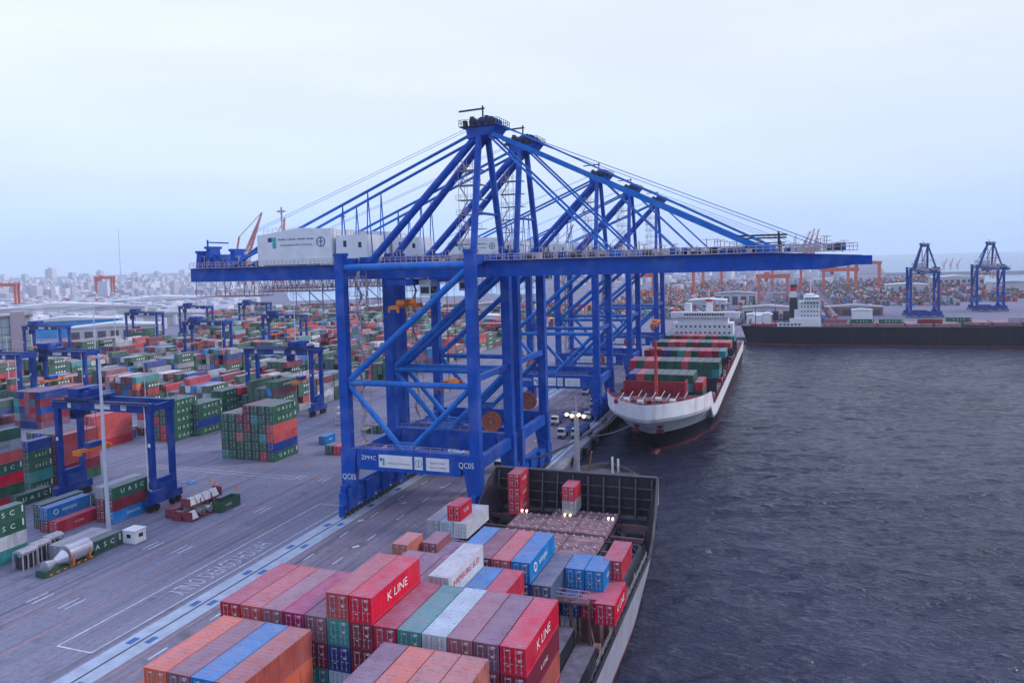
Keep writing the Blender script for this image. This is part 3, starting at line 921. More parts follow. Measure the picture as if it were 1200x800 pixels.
    for sy in (-1, 1):
        for dz in (0,): b.beam((16.4, sy * 2.5, 80.8), (70.8, sy * 2.9, 54.4), .55, .95)
        b.beam((19.4, sy * 2.5, 81.9), (71.8, sy * 2.9, 55.4), .3, .3)
        b.beam((16.4, sy * 2.2, 80.2), (42.4, sy * 2.9, 54.3), .36, .42)
        b.box(69.5, 72.3, sy * 2.9 - .4, sy * 2.9 + .4, 54, 55.6); b.box(41.5, 43.3, sy * 2.9 - .4, sy * 2.9 + .4, 54, 55.4)
    P(b, 'fore_stay', CRANE, BLUE_SKYLIT)
    b = MB()
    for x, zt in ((-12, 68.9), (-18.5, 66.4)):
        for sy in (-1, 1):
            b.tube((x - .8, sy * 2.9, 54.2), (x, sy * 2.9, zt + .9), .13, 6); b.tube((x + .8, sy * 2.9, 54.2), (x, sy * 2.9, zt + .9), .13, 6)
    for sy in (-.8, .8):
        b.tube((14, sy, 83), (-45, sy, 62.5), .05, 5); b.tube((16, sy, 83), (84, sy, 54), .05, 5)
    P(b, 'stay_strut', CRANE, BLUE_SKYLIT)
    # stairs up the pylon and up the land leg
    b = MB()
    for x, y in ((9.2, -1.6), (11.2, -1.6), (9.2, 1.6), (11.2, 1.6)): b.beam((x, y, 54.2), (x, y, 76), .09, .09)
    for k in range(7):
        z = 54.6 + k * 3.1
        b.box(8.6, 14.4, -1.8, 1.8, z, z + .1); b.railing([(8.6, -1.8, z + .1), (14.4, -1.8, z + .1)], 1.0, 1.2, .07)
        b.beam((9.2 if k % 2 else 11.2, -1.2, z), (11.2 if k % 2 else 9.2, -1.2, z + 3.1), .5, .12)
    P(b, 'pylon_stair', RAILC)
    b = MB()
    for k in range(12):
        z = 15.2 + k * 3.2
        b.box(-13.8, -11.2, -9.0, -6.0, z, z + .1); b.railing([(-13.8, -9, z + .1), (-11.2, -9, z + .1), (-11.2, -6, z + .1)], 1.0, 1.3, .07)
        b.beam((-12.4, -8.7 if k % 2 else -6.3, z), (-12.4, -6.3 if k % 2 else -8.7, z + 3.2), .5, .12)
    for x, y in ((-13.6, -6.1), (-11.3, -6.1), (-11.3, -8.9)): b.beam((x, y, 15), (x, y, 53.5), .1, .1)
    P(b, 'leg_stair', RAILC)
    # trolley with cab, ropes and spreader
    b = MB()
    b.box(-3.2, 3.6, -3.6, 3.6, 49.2, 50.5); b.box(-2.4, 2.6, -2.8, 2.8, 54.2, 55.6)
    for x in (-2.8, 3.2):
        for sy in (-3.3, 3.3): b.box(x - .2, x + .2, sy - .2, sy + .2, 50.4, 51.2)
    tro = P(b, 'trolley')
    b = MB(); b.box(4.2, 6.8, -1.6, 1.6, 46.8, 49.6, 0); b.box(4.18, 6.82, -1.4, 1.4, 47.4, 48.8, 1); b.box(4.5, 6.5, -1.63, 1.63, 47.4, 48.8, 1); b.box(4, 7, -1.5, 1.5, 49.6, 50.4, 0)
    P(b, 'operator_cab', [WHITE, GLASS], None, tro)
    b = MB()
    for x in (-1, 1):
        for y in (-2.4, 2.4): b.tube((x, y, 46), (x, y, 49.3), .05, 5, 1)
    b.box(-1.0, 1.0, -2.8, 2.8, 45.0, 46.0, 0)
    for y in (-5.6, 5.6): b.box(-1.2, 1.2, y - .3, y + .3, 44.2, 44.9, 0)
    b.box(-.5, .5, -5.6, 5.6, 44.4, 45.0, 0)
    for x in (-1.1, 1.1):
        for y in (-5.8, -2, 2, 5.8): b.box(x - .2, x + .2, y - .2, y + .2, 43.5, 44.5, 0)
    P(b, 'spreader', [YELLOW, DARK], None, tro)
    # cable reel on the sea side
    b = MB()
    c = (11.2, 8.6, 17.6)
    for dy in (-.35, .35): b.ring((c[0], c[1] + dy, c[2]), (0, 1, 0), 2.2, .2, 22)
    b.ring(c, (0, 1, 0), 1.9, .5, 22); b.ring(c, (0, 1, 0), 1.3, .45, 18)
    for k in range(10):
        a = math.pi * k / 10; d = Vector((math.cos(a), 0, math.sin(a))) * 2.2
        b.beam(Vector(c) - d, Vector(c) + d, .12, .12)
    b.tube((c[0], c[1] - .8, c[2]), (c[0], c[1] + .8, c[2]), .5, 12)
    P(b, 'cable_reel', REEL)
    # festoon loops under the girder
    b = MB()
    for k in range(24):
        x = -58 + k * 2.2
        b.beam((x, 3.9, 50.6), (x + .55, 3.9, 48.9), .09, .09); b.beam((x + .55, 3.9, 48.9), (x + 1.6, 3.9, 48.9), .09, .09); b.beam((x + 1.6, 3.9, 48.9), (x + 2.2, 3.9, 50.6), .09, .09)
    P(b, 'festoon_cable', DARK)
    # signs on the portal
    b = MB()
    yy = -10.88
    b.box(-7.0, .9, yy - .06, yy, 11.2, 13.9, 0); b.box(1.4, 3.3, yy - .06, yy, 11.2, 13.9, 0); b.box(4.1, 9.3, yy - .06, yy, 11.2, 13.9, 0)
    b.poly([(-6.7, yy - .07, 12.6), (-6.2, yy - .07, 12.6), (-6.2, yy - .07, 13.2), (-6.7, yy - .07, 13.2)], 1)
    b.poly([(-6.1, yy - .07, 11.6), (-5.6, yy - .07, 11.6), (-5.6, yy - .07, 13.2), (-6.1, yy - .07, 13.2)], 2)
    b.ring((2.35, yy - .07, 12.55), (0, 1, 0), .75, .1, 16, 2); b.beam((2.35, yy - .07, 11.9), (2.35, yy - .07, 13.1), .1, .1, 1)
    sg = P(b, 'sign', [WHITE, DARKL, TEALP])
    put_text('International Port Services', .5, '-y', DARKL, (-2.3, yy - .09, 12.2), sg, .95)
    put_text('Quay Crane', .7, '-y', DARKL, (6.7, yy - .09, 12.9), sg); put_text('SWL 65 TONNES', .5, '-y', DARKL, (6.7, yy - .09, 11.9), sg)
    put_text('ZPMC', 1.25, '-y', LETTER, (-9.4, yy - .05, 13.0), root, 1.1, 'maker_lettering')
    return root


qc = make_sts()
copies = []
CY = [148.5, 174.2, 253.6, 310.7, 380.0]
SLAB = ['nearest blue quay crane, white machinery house and sign boards on its portal', 'blue quay crane standing close behind the nearest one, its pylon second tallest',
        'middle blue quay crane of five, parked trucks passing beneath its portal', 'blue quay crane over the bow of the ship with white bow, fourth along',
        'farthest blue quay crane on the quay, smallest of the five in view']
for i, y in enumerate(CY):
    o = qc if i == 0 else copy_tree(qc)
    o.location = ((RAIL_L + RAIL_S) / 2, y, .05)
    tag(o, SLAB[i], 'crane', 'blue quay cranes along the berth')
    copies.append(o)
# each crane's trolley stands somewhere else along its girder
for o, (tx_, tz) in zip(copies, ((-5, 0), (-7, 0), (-10, 0), (24, 0), (6, 0))):
    for ch in kids(o):
        if ch.name.split('.')[0] == 'trolley':
            ch.location.x = tx_
for o, dz in zip(copies[1:], (-22, -27, -18, -9)):
    for ch in kids(o):
        if ch.name.split('.')[0] == 'trolley':
            for s_ in kids(ch):
                if s_.name.split('.')[0] == 'spreader':
                    s_.location.z = dz
b = MB()
put_text('QC05', 1.7, '-y', LETTER, (-14.3, -11.06, 8.6), qc, .8, 'number_lettering')
put_text('QC05', 1.7, '-y', LETTER, (13.2, -11.06, 12.8), qc, .8, 'number_lettering')
for o, dz in ((copies[1], -22), (copies[2], -27), (copies[3], -18), (copies[4], -9)):
    for ch in kids(o):
        if ch.name.split('.')[0] == 'trolley':
            b = MB()
            for x in (-1, 1):
                for y in (-2.4, 2.4): b.tube((x, y, 46 + dz), (x, y, 49.3), .05, 5)
            b.build('hoist_ropes', DARK, ch)
# the two cranes across the basin
for i, (px, py) in enumerate(((1083, 371), (1159, 364))):
    o = copy_tree(qc, None, ('number_lettering', 'maker_lettering', 'sign', 'fore_stay', 'tie_beam'))
    recolor(o, (.003, .065, .35))
    P_ = at(px - 2, py); o.location = P_; o.rotation_euler = (0, 0, R(-90)); o.scale = (.62, .98, .705)
    tag(o, ('blue quay crane across the basin, left of the two behind the black ship', 'blue quay crane across the basin at the right picture edge')[i], 'crane', 'blue cranes across the basin')

# ------------------------------------------------------------------ yard gantry cranes
RBLUE, RORANGE = (.002, .045, .30), (.68, .17, .12)


def make_rtg():
    root = thing('yard_crane', '', 'crane')
    P = lambda bld, name, mats=CRANE, col=RBLUE, parent=root: bld.build(name, mats, parent, col)
    for sx in (-14, 14):
        for sy in (-2.9, 2.9):
            b = MB(); b.taper((sx, sy, 2.6), (sx, sy, 22.2), 1.15, 1.25, 1.0, 1.1); b.box(sx - .75, sx + .75, sy - .7, sy + .7, 14.1, 14.3)
            P(b, 'leg')
        b = MB()
        b.box(sx - .75, sx + .75, -4.8, 4.8, 1.7, 3.4); b.box(sx - .6, sx + .6, -2.4, 2.4, 3.4, 7.2)
        b.box(sx - 1.3, sx + 1.3, -2.2, 2.0, 3.4, 6.0)
        if sx > 0: b.box(sx + .8, sx + 2.0, -5.2, -1.8, 2.2, 5.0)
        bs = P(b, 'bogie_beam')
        b = MB()
        for y in (-4.1, -2.4, 2.4, 4.1): b.tube((sx - .35, y, .8), (sx + .35, y, .8), .8, 14)
        P(b, 'wheel_row', BLACK, None, bs)
    for sy in (-2.9, 2.9):
        b = MB(); b.box(-15, 15, sy - .55, sy + .55, 22.2, 24.4); P(b, 'top_girder')
        b = MB(); b.box(-15, 15, sy * 1.34 - .4, sy * 1.34 + .4, 24.0, 24.1); b.railing([(-15, sy * 1.4, 24.1), (15, sy * 1.4, 24.1)], 1.1, 1.8, .07); P(b, 'walkway_railing', DARK, None)
    b = MB()
    for sx in (-14.6, 14.6):
        b = MB(); b.box(sx - .35, sx + .35, -2.34, 2.34, 22.6, 24.0); P(b, 'end_beam')
    b = MB()
    b.box(-10.4, -3.4, -3.9, 3.9, 24.45, 25.1); b.box(-10, -6.6, -3.2, 3.2, 25.1, 27.0); b.box(-6.2, -4.6, -2.6, .6, 25.1, 26.4); b.tube((-5.2, -1.5, 26.4), (-5.2, 2.4, 26.4), .6, 10)
    b.railing([(-10.4, -3.9, 25.1), (-3.4, -3.9, 25.1)], 1.1, 1.4, .07)
    tr = P(b, 'trolley')
    b = MB(); b.box(-12.2, -10.5, -1.3, 1.3, 19.4, 22.0, 0); b.box(-12.1, -10.6, -1.33, 1.33, 19.9, 21.3, 1); b.box(-11.6, -11, -.6, .6, 22.0, 24.6, 0); P(b, 'operator_cab', [CRANE, GLASS], RBLUE, tr)
    b = MB()
    for x in (-7.8, -6.2):
        for y in (-2, 2): b.tube((x, y, 14), (x, y, 24.4), .05, 5, 1)
    b.box(-7.9, -6.1, -1.8, 1.8, 12.8, 14.0, 2); b.box(-7.5, -6.5, -4.2, 4.2, 12.0, 12.8, 0)
    for y in (-4.2, 4.2): b.box(-8.2, -5.8, y - .3, y + .3, 11.6, 12.6, 0)
    P(b, 'spreader', [YELLOW, DARK, CRANE], RBLUE, tr)
    for x0, x1, z0, z1 in ((-1.6, 3.0, 22.7, 24.0), (6.2, 7.8, 22.6, 24.1), (-10, -9, 22.6, 24.1), (-14.35, -13.65, 14.6, 15.4), (13.65, 14.35, 14.6, 15.4)):
        b = MB(); b.box(x0, x1, -3.5, -3.46, z0, z1); P(b, 'number_plate', WHITE, None)
    b = MB()
    b.tube((13.2, -3.6, 24), (13.2, -3.6, 5), .1, 6); b.tube((13.2, -3.6, 5), (15.3, -3.6, 4.6), .1, 6)
    P(b, 'power_cable', LETTER, None)
    return root


rtg = make_rtg()
put50 = put_text('50', 1.4, '-y', DARKL, (7, -3.53, 23.35), rtg, 1, 'number_lettering')
RT = [(-147.5, 131.5, 'nearest blue yard gantry, number 50 on its beam, behind the tall light pole', 0),
      (*at_depth(335, 278).xy, 'blue yard gantry between the tall green block and the near crane leg', 1),
      (*at_depth(79, 292).xy, 'blue yard gantry behind the nearest one, orange spreader under its beam', 0),
      (*at_depth(4, 288).xy, 'blue yard gantry cut by the left picture edge', 0),
      (*at_depth(57, 430).xy, 'blue yard gantry in front of the grey block building', 0),
      (*at_depth(171, 540).xy, 'blue yard gantry standing alone right of the blue shed', 0),
      (*at_depth(245, 430).xy, 'blue yard gantry left of the quay crane girder, front one of a pair', 0),
      (*at_depth(231, 610).xy, 'blue yard gantry seen over the front one of a pair', 0),
      (*at_depth(300, 640).xy, 'blue yard gantry farthest back under the quay crane girder', 0),
      (*at_depth(335, 470).xy, 'blue yard gantry under the girder with a tall white mast before it', 0)]
for i, (x, y, lab, flip) in enumerate(RT):
    o = rtg if i == 0 else copy_tree(rtg, None, ('number_lettering',))
    o.location = (x, y, .03)
    if flip:
        for ch in kids(o):
            if ch.name.split('.')[0] == 'trolley': ch.location.x = 14.5
    tag(o, lab, 'crane', 'blue yard gantry cranes')


def big_gantry(px, D, w_, h, lab, rz=0.0, col=RORANGE):
    q = at_depth(px, D); k = D / 900
    root = thing('yard_crane', lab, 'crane', q, rz, 'orange yard gantry cranes')
    for sx in (-1, 1):
        for sy in (-5, 5):
            b = MB(); b.taper((sx * w_ / 2, sy, 2.4), (sx * w_ / 2, sy, h - 4), 2.2 * k, 2.8 * k, 2.0, 2.2); b.build('leg', CRANE, root, col)
        b = MB(); b.box(sx * w_ / 2 - 1.4, sx * w_ / 2 + 1.4, -8, 8, .2, 2.4); b.build('bogie_beam', CRANE, root, col)
    for sy in (-5, 5):
        b = MB(); b.box(-w_ / 2 - 3, w_ / 2 + 3, sy - 1.2, sy + 1.2, h - 4, h - .5 + k); b.build('top_girder', CRANE, root, col)
    b = MB(); b.box(-w_ * .3, -w_ * .1, -5.5, 5.5, h - .4 + k, h + 3); b.box(-w_ * .28, -w_ * .18, -2, 2, h - 8, h - 4.1); b.build('trolley', CRANE, root, col)


for px, D, w_, h, lab in ((906, 860, 31, 30, 'orange yard gantry behind the white ship bridge'), (922, 1060, 38, 38, 'paler orange yard gantry just behind another'), (984, 960, 38, 33, 'orange yard gantry left of the blue basin cranes'),
                          (1012, 1120, 42, 38, 'orange yard gantry farthest right, partly behind its neighbour'), (795, 1000, 40, 38, 'orange yard gantry right under the long boom'), (752, 900, 30, 34, 'orange yard gantry seen between the far crane legs'),
                          (124, 1500, 30, 44, 'lone orange yard gantry far left before the city'), (5, 1150, 40, 40, 'orange yard gantry at the left edge above the grey building'), (835, 1250, 30, 34, 'small orange yard gantry under the boom, right of another')):
    big_gantry(px, D, w_, h, lab, R(25) if px < 300 else 0)


# distant slewing dock cranes with raised jibs
def jib_crane(px, D, h, lab, lean=.35, col=(.72, .16, .12)):
    q = at_depth(px, D)
    root = thing('dock_crane', lab, 'crane', q, R(20), 'distant red dock cranes')
    b = MB()
    for sx in (-1, 1):
        for sy in (-1, 1): b.beam((sx * h * .075, sy * h * .075, 0), (sx * h * .04, sy * h * .04, h * .34), h * .014, h * .014)
    b.box(-h * .075, h * .075, -h * .075, h * .075, h * .10, h * .12)
    b.build('portal', CRANE, root, col)
    b = MB(); b.box(-h * .09, h * .05, -h * .045, h * .045, h * .34, h * .42); b.build('machinery_house', CRANE, root, col)
    b = MB()
    p0, p1 = Vector((h * .05, 0, h * .44)), Vector((h * lean, 0, h))
    for sy in (-1, 1):
        b.beam(p0 + Vector((0, sy * h * .035, 0)), p1, h * .016, h * .016)
        b.beam(p0 + Vector((-h * .05, sy * h * .035, .02 * h)), p1, h * .012, h * .012)
    for k in range(1, 8):
        q0 = p0.lerp(p1, k / 8); b.beam(q0 + Vector((-h * .05 * (1 - k / 8), 0, 0)), p0.lerp(p1, (k + .6) / 8), h * .01, h * .01)
        b.beam(q0 - Vector((0, h * .035 * (1 - k / 8), 0)), q0 + Vector((0, h * .035 * (1 - k / 8), 0)), h * .01, h * .01)
    b.beam((-h * .10, 0, h * .46), (-h * .05, 0, h * .7), h * .02, h * .02); b.beam((-h * .05, 0, h * .7), p1, h * .008, h * .008)
    b.build('jib', CRANE, root, col)
    return root


for px, D, h, lab, ln in ((288, 1700, 178, 'red dock crane with raised lattice jib left of the machinery house', .25), (329, 1900, 178, 'grey-pink dock crane tip showing above the machinery house', .1),
                          (938, 2600, 128, 'pale red dock crane above the boom tip, left of a cluster', .28), (945, 2650, 138, 'pale red dock crane above the boom tip, middle of a cluster', .22), (952, 2620, 136, 'pale red dock crane above the boom tip, right of a cluster', .18),
                          (1106, 1900, 30, 'faint red dock crane right of the left basin crane', .3), (1114, 1950, 31, 'faint red dock crane farther right of the left basin crane', .25), (1122, 1920, 28, 'faint red dock crane nearest the right basin crane', .3),
                          (1164, 1300, 46, 'red lattice crane behind the right basin crane', .12), (720, 1500, 118, 'red dock crane seen through the pylons, right of centre', .3), (655, 1400, 118, 'red dock crane seen between two pylons', .25)):
    jib_crane(px, D, h, lab, ln, (.58, .17, .14))


# ------------------------------------------------------------------ ships
def hull(root, name, cx, B, sgn, y_stern, tip_wl, tip_deck, Lwl, Ldk, ztop, zbot, mats, zmat, zdeck, thick=.5, nlev=9, deck_mat=None, flare=1.0):
    """sgn +1: bow towards +y. ztop(d), zdeck(d): rim and deck height against distance from the tip"""
    us = [i / 44 for i in range(45)]

    def pt(u_, t_):
        e = min(1, t_ / flare) ** 1.6
        tip = tip_wl + (tip_deck - tip_wl) * e
        Lz = Lwl + (Ldk - Lwl) * e
        d = abs(tip - y_stern) * u_ ** 2.2
        q = min(1, d / Lz)
        hb = B / 2 * (1 - (1 - q) ** 2.2) ** .72 * (.93 + .07 * t_)
        return hb, tip - sgn * d, zbot + t_ * (ztop(d) - zbot), d

    rows = [[pt(u_, k / nlev) for u_ in us] for k in range(nlev + 1)]
    b = MB()
    nU = len(us)
    inner = []
    for u_ in us:
        d = pt(u_, 1)[3]
        t_ = (zdeck(d) - zbot) / (ztop(d) - zbot)
        inner.append(pt(u_, t_))
    for side in (-1, 1):
        k0 = len(b.v)
        for row in rows:
            for hb, y, z, _ in row: b.v.append((cx + side * hb, y, z))
        for t_ in range(nlev):
            for i in range(nU - 1):
                a = k0 + t_ * nU + i
                q = (a, a + 1, a + nU + 1, a + nU)
                if side * sgn < 0: q = q[::-1]
                zc = sum(b.v[j][2] for j in q) / 4
                b.f.append(q); b.m.append(zmat(zc))
        k1 = len(b.v)
        for (hb, y, z, _), (hb2, y2, z2, _) in zip(rows[-1], inner):
            b.v.append((cx + side * max(0, hb - thick), y - sgn * min(thick, .5), z)); b.v.append((cx + side * max(0, hb2 - thick), y2 - sgn * min(thick, .5), z2))
        for i in range(nU - 1):
            a = k0 + nlev * nU + i
            for q in ((a, a + 1, k1 + 2 * i + 2, k1 + 2 * i), (k1 + 2 * i, k1 + 2 * i + 2, k1 + 2 * i + 3, k1 + 2 * i + 1)):
                b.f.append(q if side * sgn > 0 else q[::-1]); b.m.append(len(mats) - 1)
    k = len(b.v)
    L_ = [rows[t_][-1] for t_ in range(nlev + 1)]
    for hb, y, z, _ in L_: b.v += [(cx - hb, y, z), (cx + hb, y, z)]
    for t_ in range(nlev): b.f.append((k + 2 * t_, k + 2 * t_ + 1, k + 2 * t_ + 3, k + 2 * t_ + 2)); b.m.append(zmat(L_[t_][2]))
    ho = b.build(name, mats, root)
    b = MB()
    for hb, y, z, _ in inner: b.v += [(cx - max(0, hb - thick), y - sgn * .5, z), (cx + max(0, hb - thick), y - sgn * .5, z)]
    for i in range(nU - 1):
        q = (2 * i, 2 * i + 1, 2 * i + 3, 2 * i + 2); b.f.append(q if sgn < 0 else q[::-1]); b.m.append(0)
    b.build('deck', deck_mat or DECKG, root)
    return pt


def hull_mat(name, color, stain, k, rough=.5):
    mt, t, b = nodes_of(name); nd = t.nodes.new
    g = nd('ShaderNodeTexCoord').outputs['Object']
    c = noise_mix(t, g, .2, scale_col(color, .86), color)
    mz = nd('ShaderNodeMapping'); mz.inputs['Scale'].default_value = (.5, .5, .05); t.links.new(g, mz.inputs[0])
    n = nd('ShaderNodeTexNoise'); n.inputs['Scale'].default_value = 1; n.inputs['Detail'].default_value = 7; t.links.new(mz.outputs[0], n.inputs['Vector'])
    r = nd('ShaderNodeMapRange'); r.inputs[1].default_value = .55; r.inputs[2].default_value = .78; r.inputs[4].default_value = k; t.links.new(n.outputs[0], r.inputs[0])
    x = nd('ShaderNodeMix'); x.data_type = 'RGBA'; t.links.new(r.outputs[0], x.inputs[0]); t.links.new(c, x.inputs[6]); x.inputs[7].default_value = (*stain, 1)
    t.links.new(x.outputs[2], b.inputs['Base Color']); b.inputs['Roughness'].default_value = rough; b.inputs['Specular IOR Level'].default_value = .3
    MATS[name] = mt
    return mt


HULLG = hull_mat('hull_grey', (.40, .40, .50), (.16, .08, .07), .6)
HULLD = hull_mat('hull_dark', (.012, .012, .028), (.07, .03, .035), .6)
HULLW = hull_mat('hull_white', (.90, .90, .93), (.30, .13, .09), .55)
HULLR = mat('hull_red_boot', (.13, .024, .038), .6, .3, .2)
BULKIN = mat('bulwark_inside', (.05, .045, .06), .6, .4, .4)

REDB = mat('red_brown_deck', (.11, .028, .04), .7, .35, .5)
LBROWN = mat('brown_steel', (.14, .075, .085), .7, .4, .8)
# ---- near ship, bow away from the camera
SCX = -38.0
S1 = thing('container_ship', 'near container ship with grey side and dark breakwater, loaded with red containers', 'ship', (0, 0, 0), 0, 'berthed container ships')


def zt1(d):
    y = 167 - d
    if y < 124: return 4.2
    if y < 136: return 4.2 + (y - 124) / 12 * 9.2
    if y < 137.6: return 13.4
    return max(7.3, 13.4 - (y - 137.6) * 3.2)


hull(S1, 'hull', SCX, 33.8, 1, -20, 165, 167, 62, 42, zt1, -4.6, [HULLG, HULLD, HULLR, BULKIN], lambda z: 0 if z > -2.6 else 2, lambda d: 3.0 if d > 30 else 6.3, .4)
b = MB()
zb, zt_ = 4.0, 13.4
b.box(SCX - 15.6, SCX + 15.6, 136.6, 137.0, zb, zt_)
for k in range(11):
    x = SCX - 15 + k * 3.0
    b.hexa([(x - .12, 134.6, zb), (x + .12, 134.6, zb), (x + .12, 136.6, zb), (x - .12, 136.6, zb), (x - .12, 136.1, zt_ - .4), (x + .12, 136.1, zt_ - .4), (x + .12, 136.6, zt_ - .4), (x - .12, 136.6, zt_ - .4)], 1)
for z in (5.6, 7.4, 9.2, 11.2): b.box(SCX - 15.6, SCX + 15.6, 136.2, 136.6, z, z + .16, 1)
b.box(SCX - 15.8, SCX + 15.8, 136.3, 137.2, zt_, zt_ + .18, 1)
b.build('breakwater', [mat('breakwater_black', (.016, .017, .028), .6, .4, .6), mat('rib_steel', (.085, .085, .12), .6, .3, .8)], S1)
# holds and hatch covers on the foredeck
b = MB()
b.box(SCX - 15.2, SCX + 15.2, 107.2, 107.7, 3.0, 7.2); b.box(SCX - 15.0, SCX + 15.0, 122.6, 123.3, 3.0, 5.9); b.box(SCX - 14.6, SCX + 14.6, 134.8, 135.2, 3.0, 5.9)
for sx in (-15.2, 15.2): b.box(SCX + sx - .25, SCX + sx + .25, 107.7, 122.6, 3.0, 5.9)
for sx in (-9.2, 9.4): b.box(SCX + sx - .2, SCX + sx + .2, 108, 134.6, 3.0, 5.7)
for sx in (-12, 12.5):
    for y in (110.5, 113.5, 116.5, 123, 126): b.beam((SCX + sx - 2.6, y, 5.4), (SCX + sx + 2.6, y, 5.4), .3, .5)
    b.beam((SCX + sx - 2.4, 108, 5.6), (SCX + sx + 2.4, 119, 5.6), .25, .3); b.beam((SCX + sx + 2.4, 120.6, 5.6), (SCX + sx - 2.4, 129, 5.6), .25, .3)
b.build('hatch_coaming', DARK, S1)
b = MB(); b.box(SCX - 4, SCX + 13.6, 109.0, 110.4, 6.6, 7.9)
for k in range(12): b.box(SCX - 3.6 + k * 1.45, SCX - 3.4 + k * 1.45, 108.9, 109.0, 6.6, 7.9)
b.railing([(SCX - 4, 109.1, 7.9), (SCX + 13.6, 109.1, 7.9)], .9, 1.4, .07)
b.build('crossover_bridge', STEEL, S1)
b = MB(); r6 = random.Random(6)
for sx in (-12.2, 12.3):
    for y in range(108, 135, 2):
        b.box(SCX + sx - r6.uniform(.3, 2.2), SCX + sx + r6.uniform(.3, 2.2), y, y + r6.uniform(.3, 1.1), 3.0, 3.6 + r6.uniform(0, 1.9), r6.choice([0, 0, 1, 2]))
    for y in (112, 118.5, 125.5, 131.5): b.box(SCX + sx - 3, SCX + sx + 2.8, y, y + .5, 5.2, 5.9, 2)
b.box(SCX - 15, SCX + 15, 107.8, 134.5, 3.0, 3.06, 0)
b.build('hold_framing', [DARK, LBROWN, LBROWN], S1)
for ri, (y0, y1) in enumerate(((111.4, 116.6), (116.9, 122.3), (123.6, 127.4), (127.6, 131.0), (131.4, 134.6))):
    for ci_, (x0, x1) in enumerate(((-9, -3.1), (-2.9, 3.0), (3.2, 9.1))):
        if ri == 4 and ci_ == 0: continue
        b = MB(); b.box(SCX + x0, SCX + x1, y0, y1, 5.9, 6.7)
        for k in range(4):
            x = SCX + x0 + .6 + k * 1.55
            b.box(x, x + .3, y0 + .3, y0 + .8, 6.7, 6.95, 1); b.box(x, x + .3, y1 - .8, y1 - .3, 6.7, 6.95, 1)
        b.poly([(SCX + x0 + .2, (y0 + y1) / 2 - .05, 6.704), (SCX + x1 - .2, (y0 + y1) / 2 - .05, 6.704), (SCX + x1 - .2, (y0 + y1) / 2 + .1, 6.704), (SCX + x0 + .2, (y0 + y1) / 2 + .1, 6.704)], 2)
        b.build('hatch_cover', [HATCH, STEEL, DARK], S1)
# lashing bridges between the bays
LB = mat('lashing_bridge_steel', (.17, .085, .09), .6, .4, .8)
for y, zt2, x0, x1 in ((59.0, 11, -21, -4), (71.0, 9.6, 2, 16.6), (86.9, 12.2, 8.4, 15.4), (95.4, 9.6, -16, 16.6), (106.4, 8.8, -15.5, 15.5)):
    b = MB()
    b.box(SCX + x0, SCX + x1, y - .55, y + .55, zt2 - .25, zt2)
    n = max(2, round((x1 - x0) / 2.56))
    for k in range(n + 1):
        x = SCX + x0 + (x1 - x0) * k / n
        b.beam((x, y, 3), (x, y, zt2), .3, .3)
        if k < n:
            xn = SCX + x0 + (x1 - x0) * (k + 1) / n
            b.beam((x, y - .6, 3.6), (xn, y - .6, zt2 - .4), .09, .09) if k % 2 else b.beam((xn, y - .6, 3.6), (x, y - .6, zt2 - .4), .09, .09)
    b.railing([(SCX + x0, y - .5, zt2), (SCX + x1, y - .5, zt2)], 1.1, 1.3, .07, 1); b.railing([(SCX + x0, y + .5, zt2), (SCX + x1, y + .5, zt2)], 1.1, 1.3, .07, 1)
    b.build('lashing_bridge', [LB, STEEL], S1)
# side deck clutter to starboard: posts, vents, pedestals
b = MB()
rr = random.Random(8)
for y in range(40, 124, 3):
    x = SCX + 15.2
    b.beam((x + .9, y, 3), (x + .9, y, 4.2), .1, .1, 1)
    if y % 2: b.box(x - rr.uniform(.3, 1.2), x + .3, y, y + rr.uniform(.6, 1.6), 3, 3 + rr.uniform(.6, 2.2), rr.choice([0, 1, 2]))
b.railing([(SCX + 16.3, 38, 4.2), (SCX + 16.3, 122, 4.2)], 1.0, 2.0, .06, 1)
for y in (46, 70.6, 75, 87, 95.6, 103): b.box(SCX + 12.2, SCX + 14.8, y - 1.1, y + 1.1, 3, 6.4, 0); b.beam((SCX + 15, y - 4, 3.2), (SCX + 13, y, 6.4), .18, .18, 2)
b.build('deck_fittings', [LB, STEEL, HATCH], S1)
NAVYS = mat('navy_steel', (.03, .045, .085), .5, .4, .5)
for y0, y1, zz in ((62, 70, 4.9), (48, 58, 4.6)):
    b = MB(); b.box(SCX + 5, SCX + 14.6, y0, y1, 3.0, zz); b.box(SCX + 8.4, SCX + 14.4, y0 + .4, y1 - .4, zz, zz + .12, 1)
    b.build('side_hatch', [DARK, NAVYS], S1)
# foremast with lit lamps, windlass and bow fittings
b = MB()
mxp = at(690, 550, 8.5); mX, mY = mxp.x, min(mxp.y, 158)
mY = 152.0; mX = SCX - 3.4
b.tube((mX, mY, 6.6), (mX, mY, 21.4), .62, 12, 0, .48); b.box(mX - 2.6, mX + 2.6, mY - .3, mY + .3, 21.0, 21.3); b.tube((mX, mY, 21.4), (mX, mY, 25), .12, 8)
b.beam((mX + .6, mY - .5, 7), (mX + .6, mY - .5, 21), .12, .12); b.beam((mX - 1.5, mY + 1, 7), (mX, mY, 16), .2, .2)
mast = b.build('foremast', STEEL, S1)
for k, dxm in enumerate((-1.9, -.8, .7, 1.8)):
    b = MB(); b.tube((mX + dxm, mY - .75, 21.3 - .25 * (k % 2)), (mX + dxm, mY - .28, 21.3 - .25 * (k % 2)), .34, 10); b.build('lit_lamp', LAMP, mast)
b = MB()
for x, y in ((-6, 147), (4, 147), (7.5, 144), (-9, 144)):
    b.tube((SCX + x - 1.5, y, 8), (SCX + x + 1.5, y, 8), 1.0, 12); b.box(SCX + x + 1.6, SCX + x + 2.8, y - .9, y + .9, 6.6, 9.2)
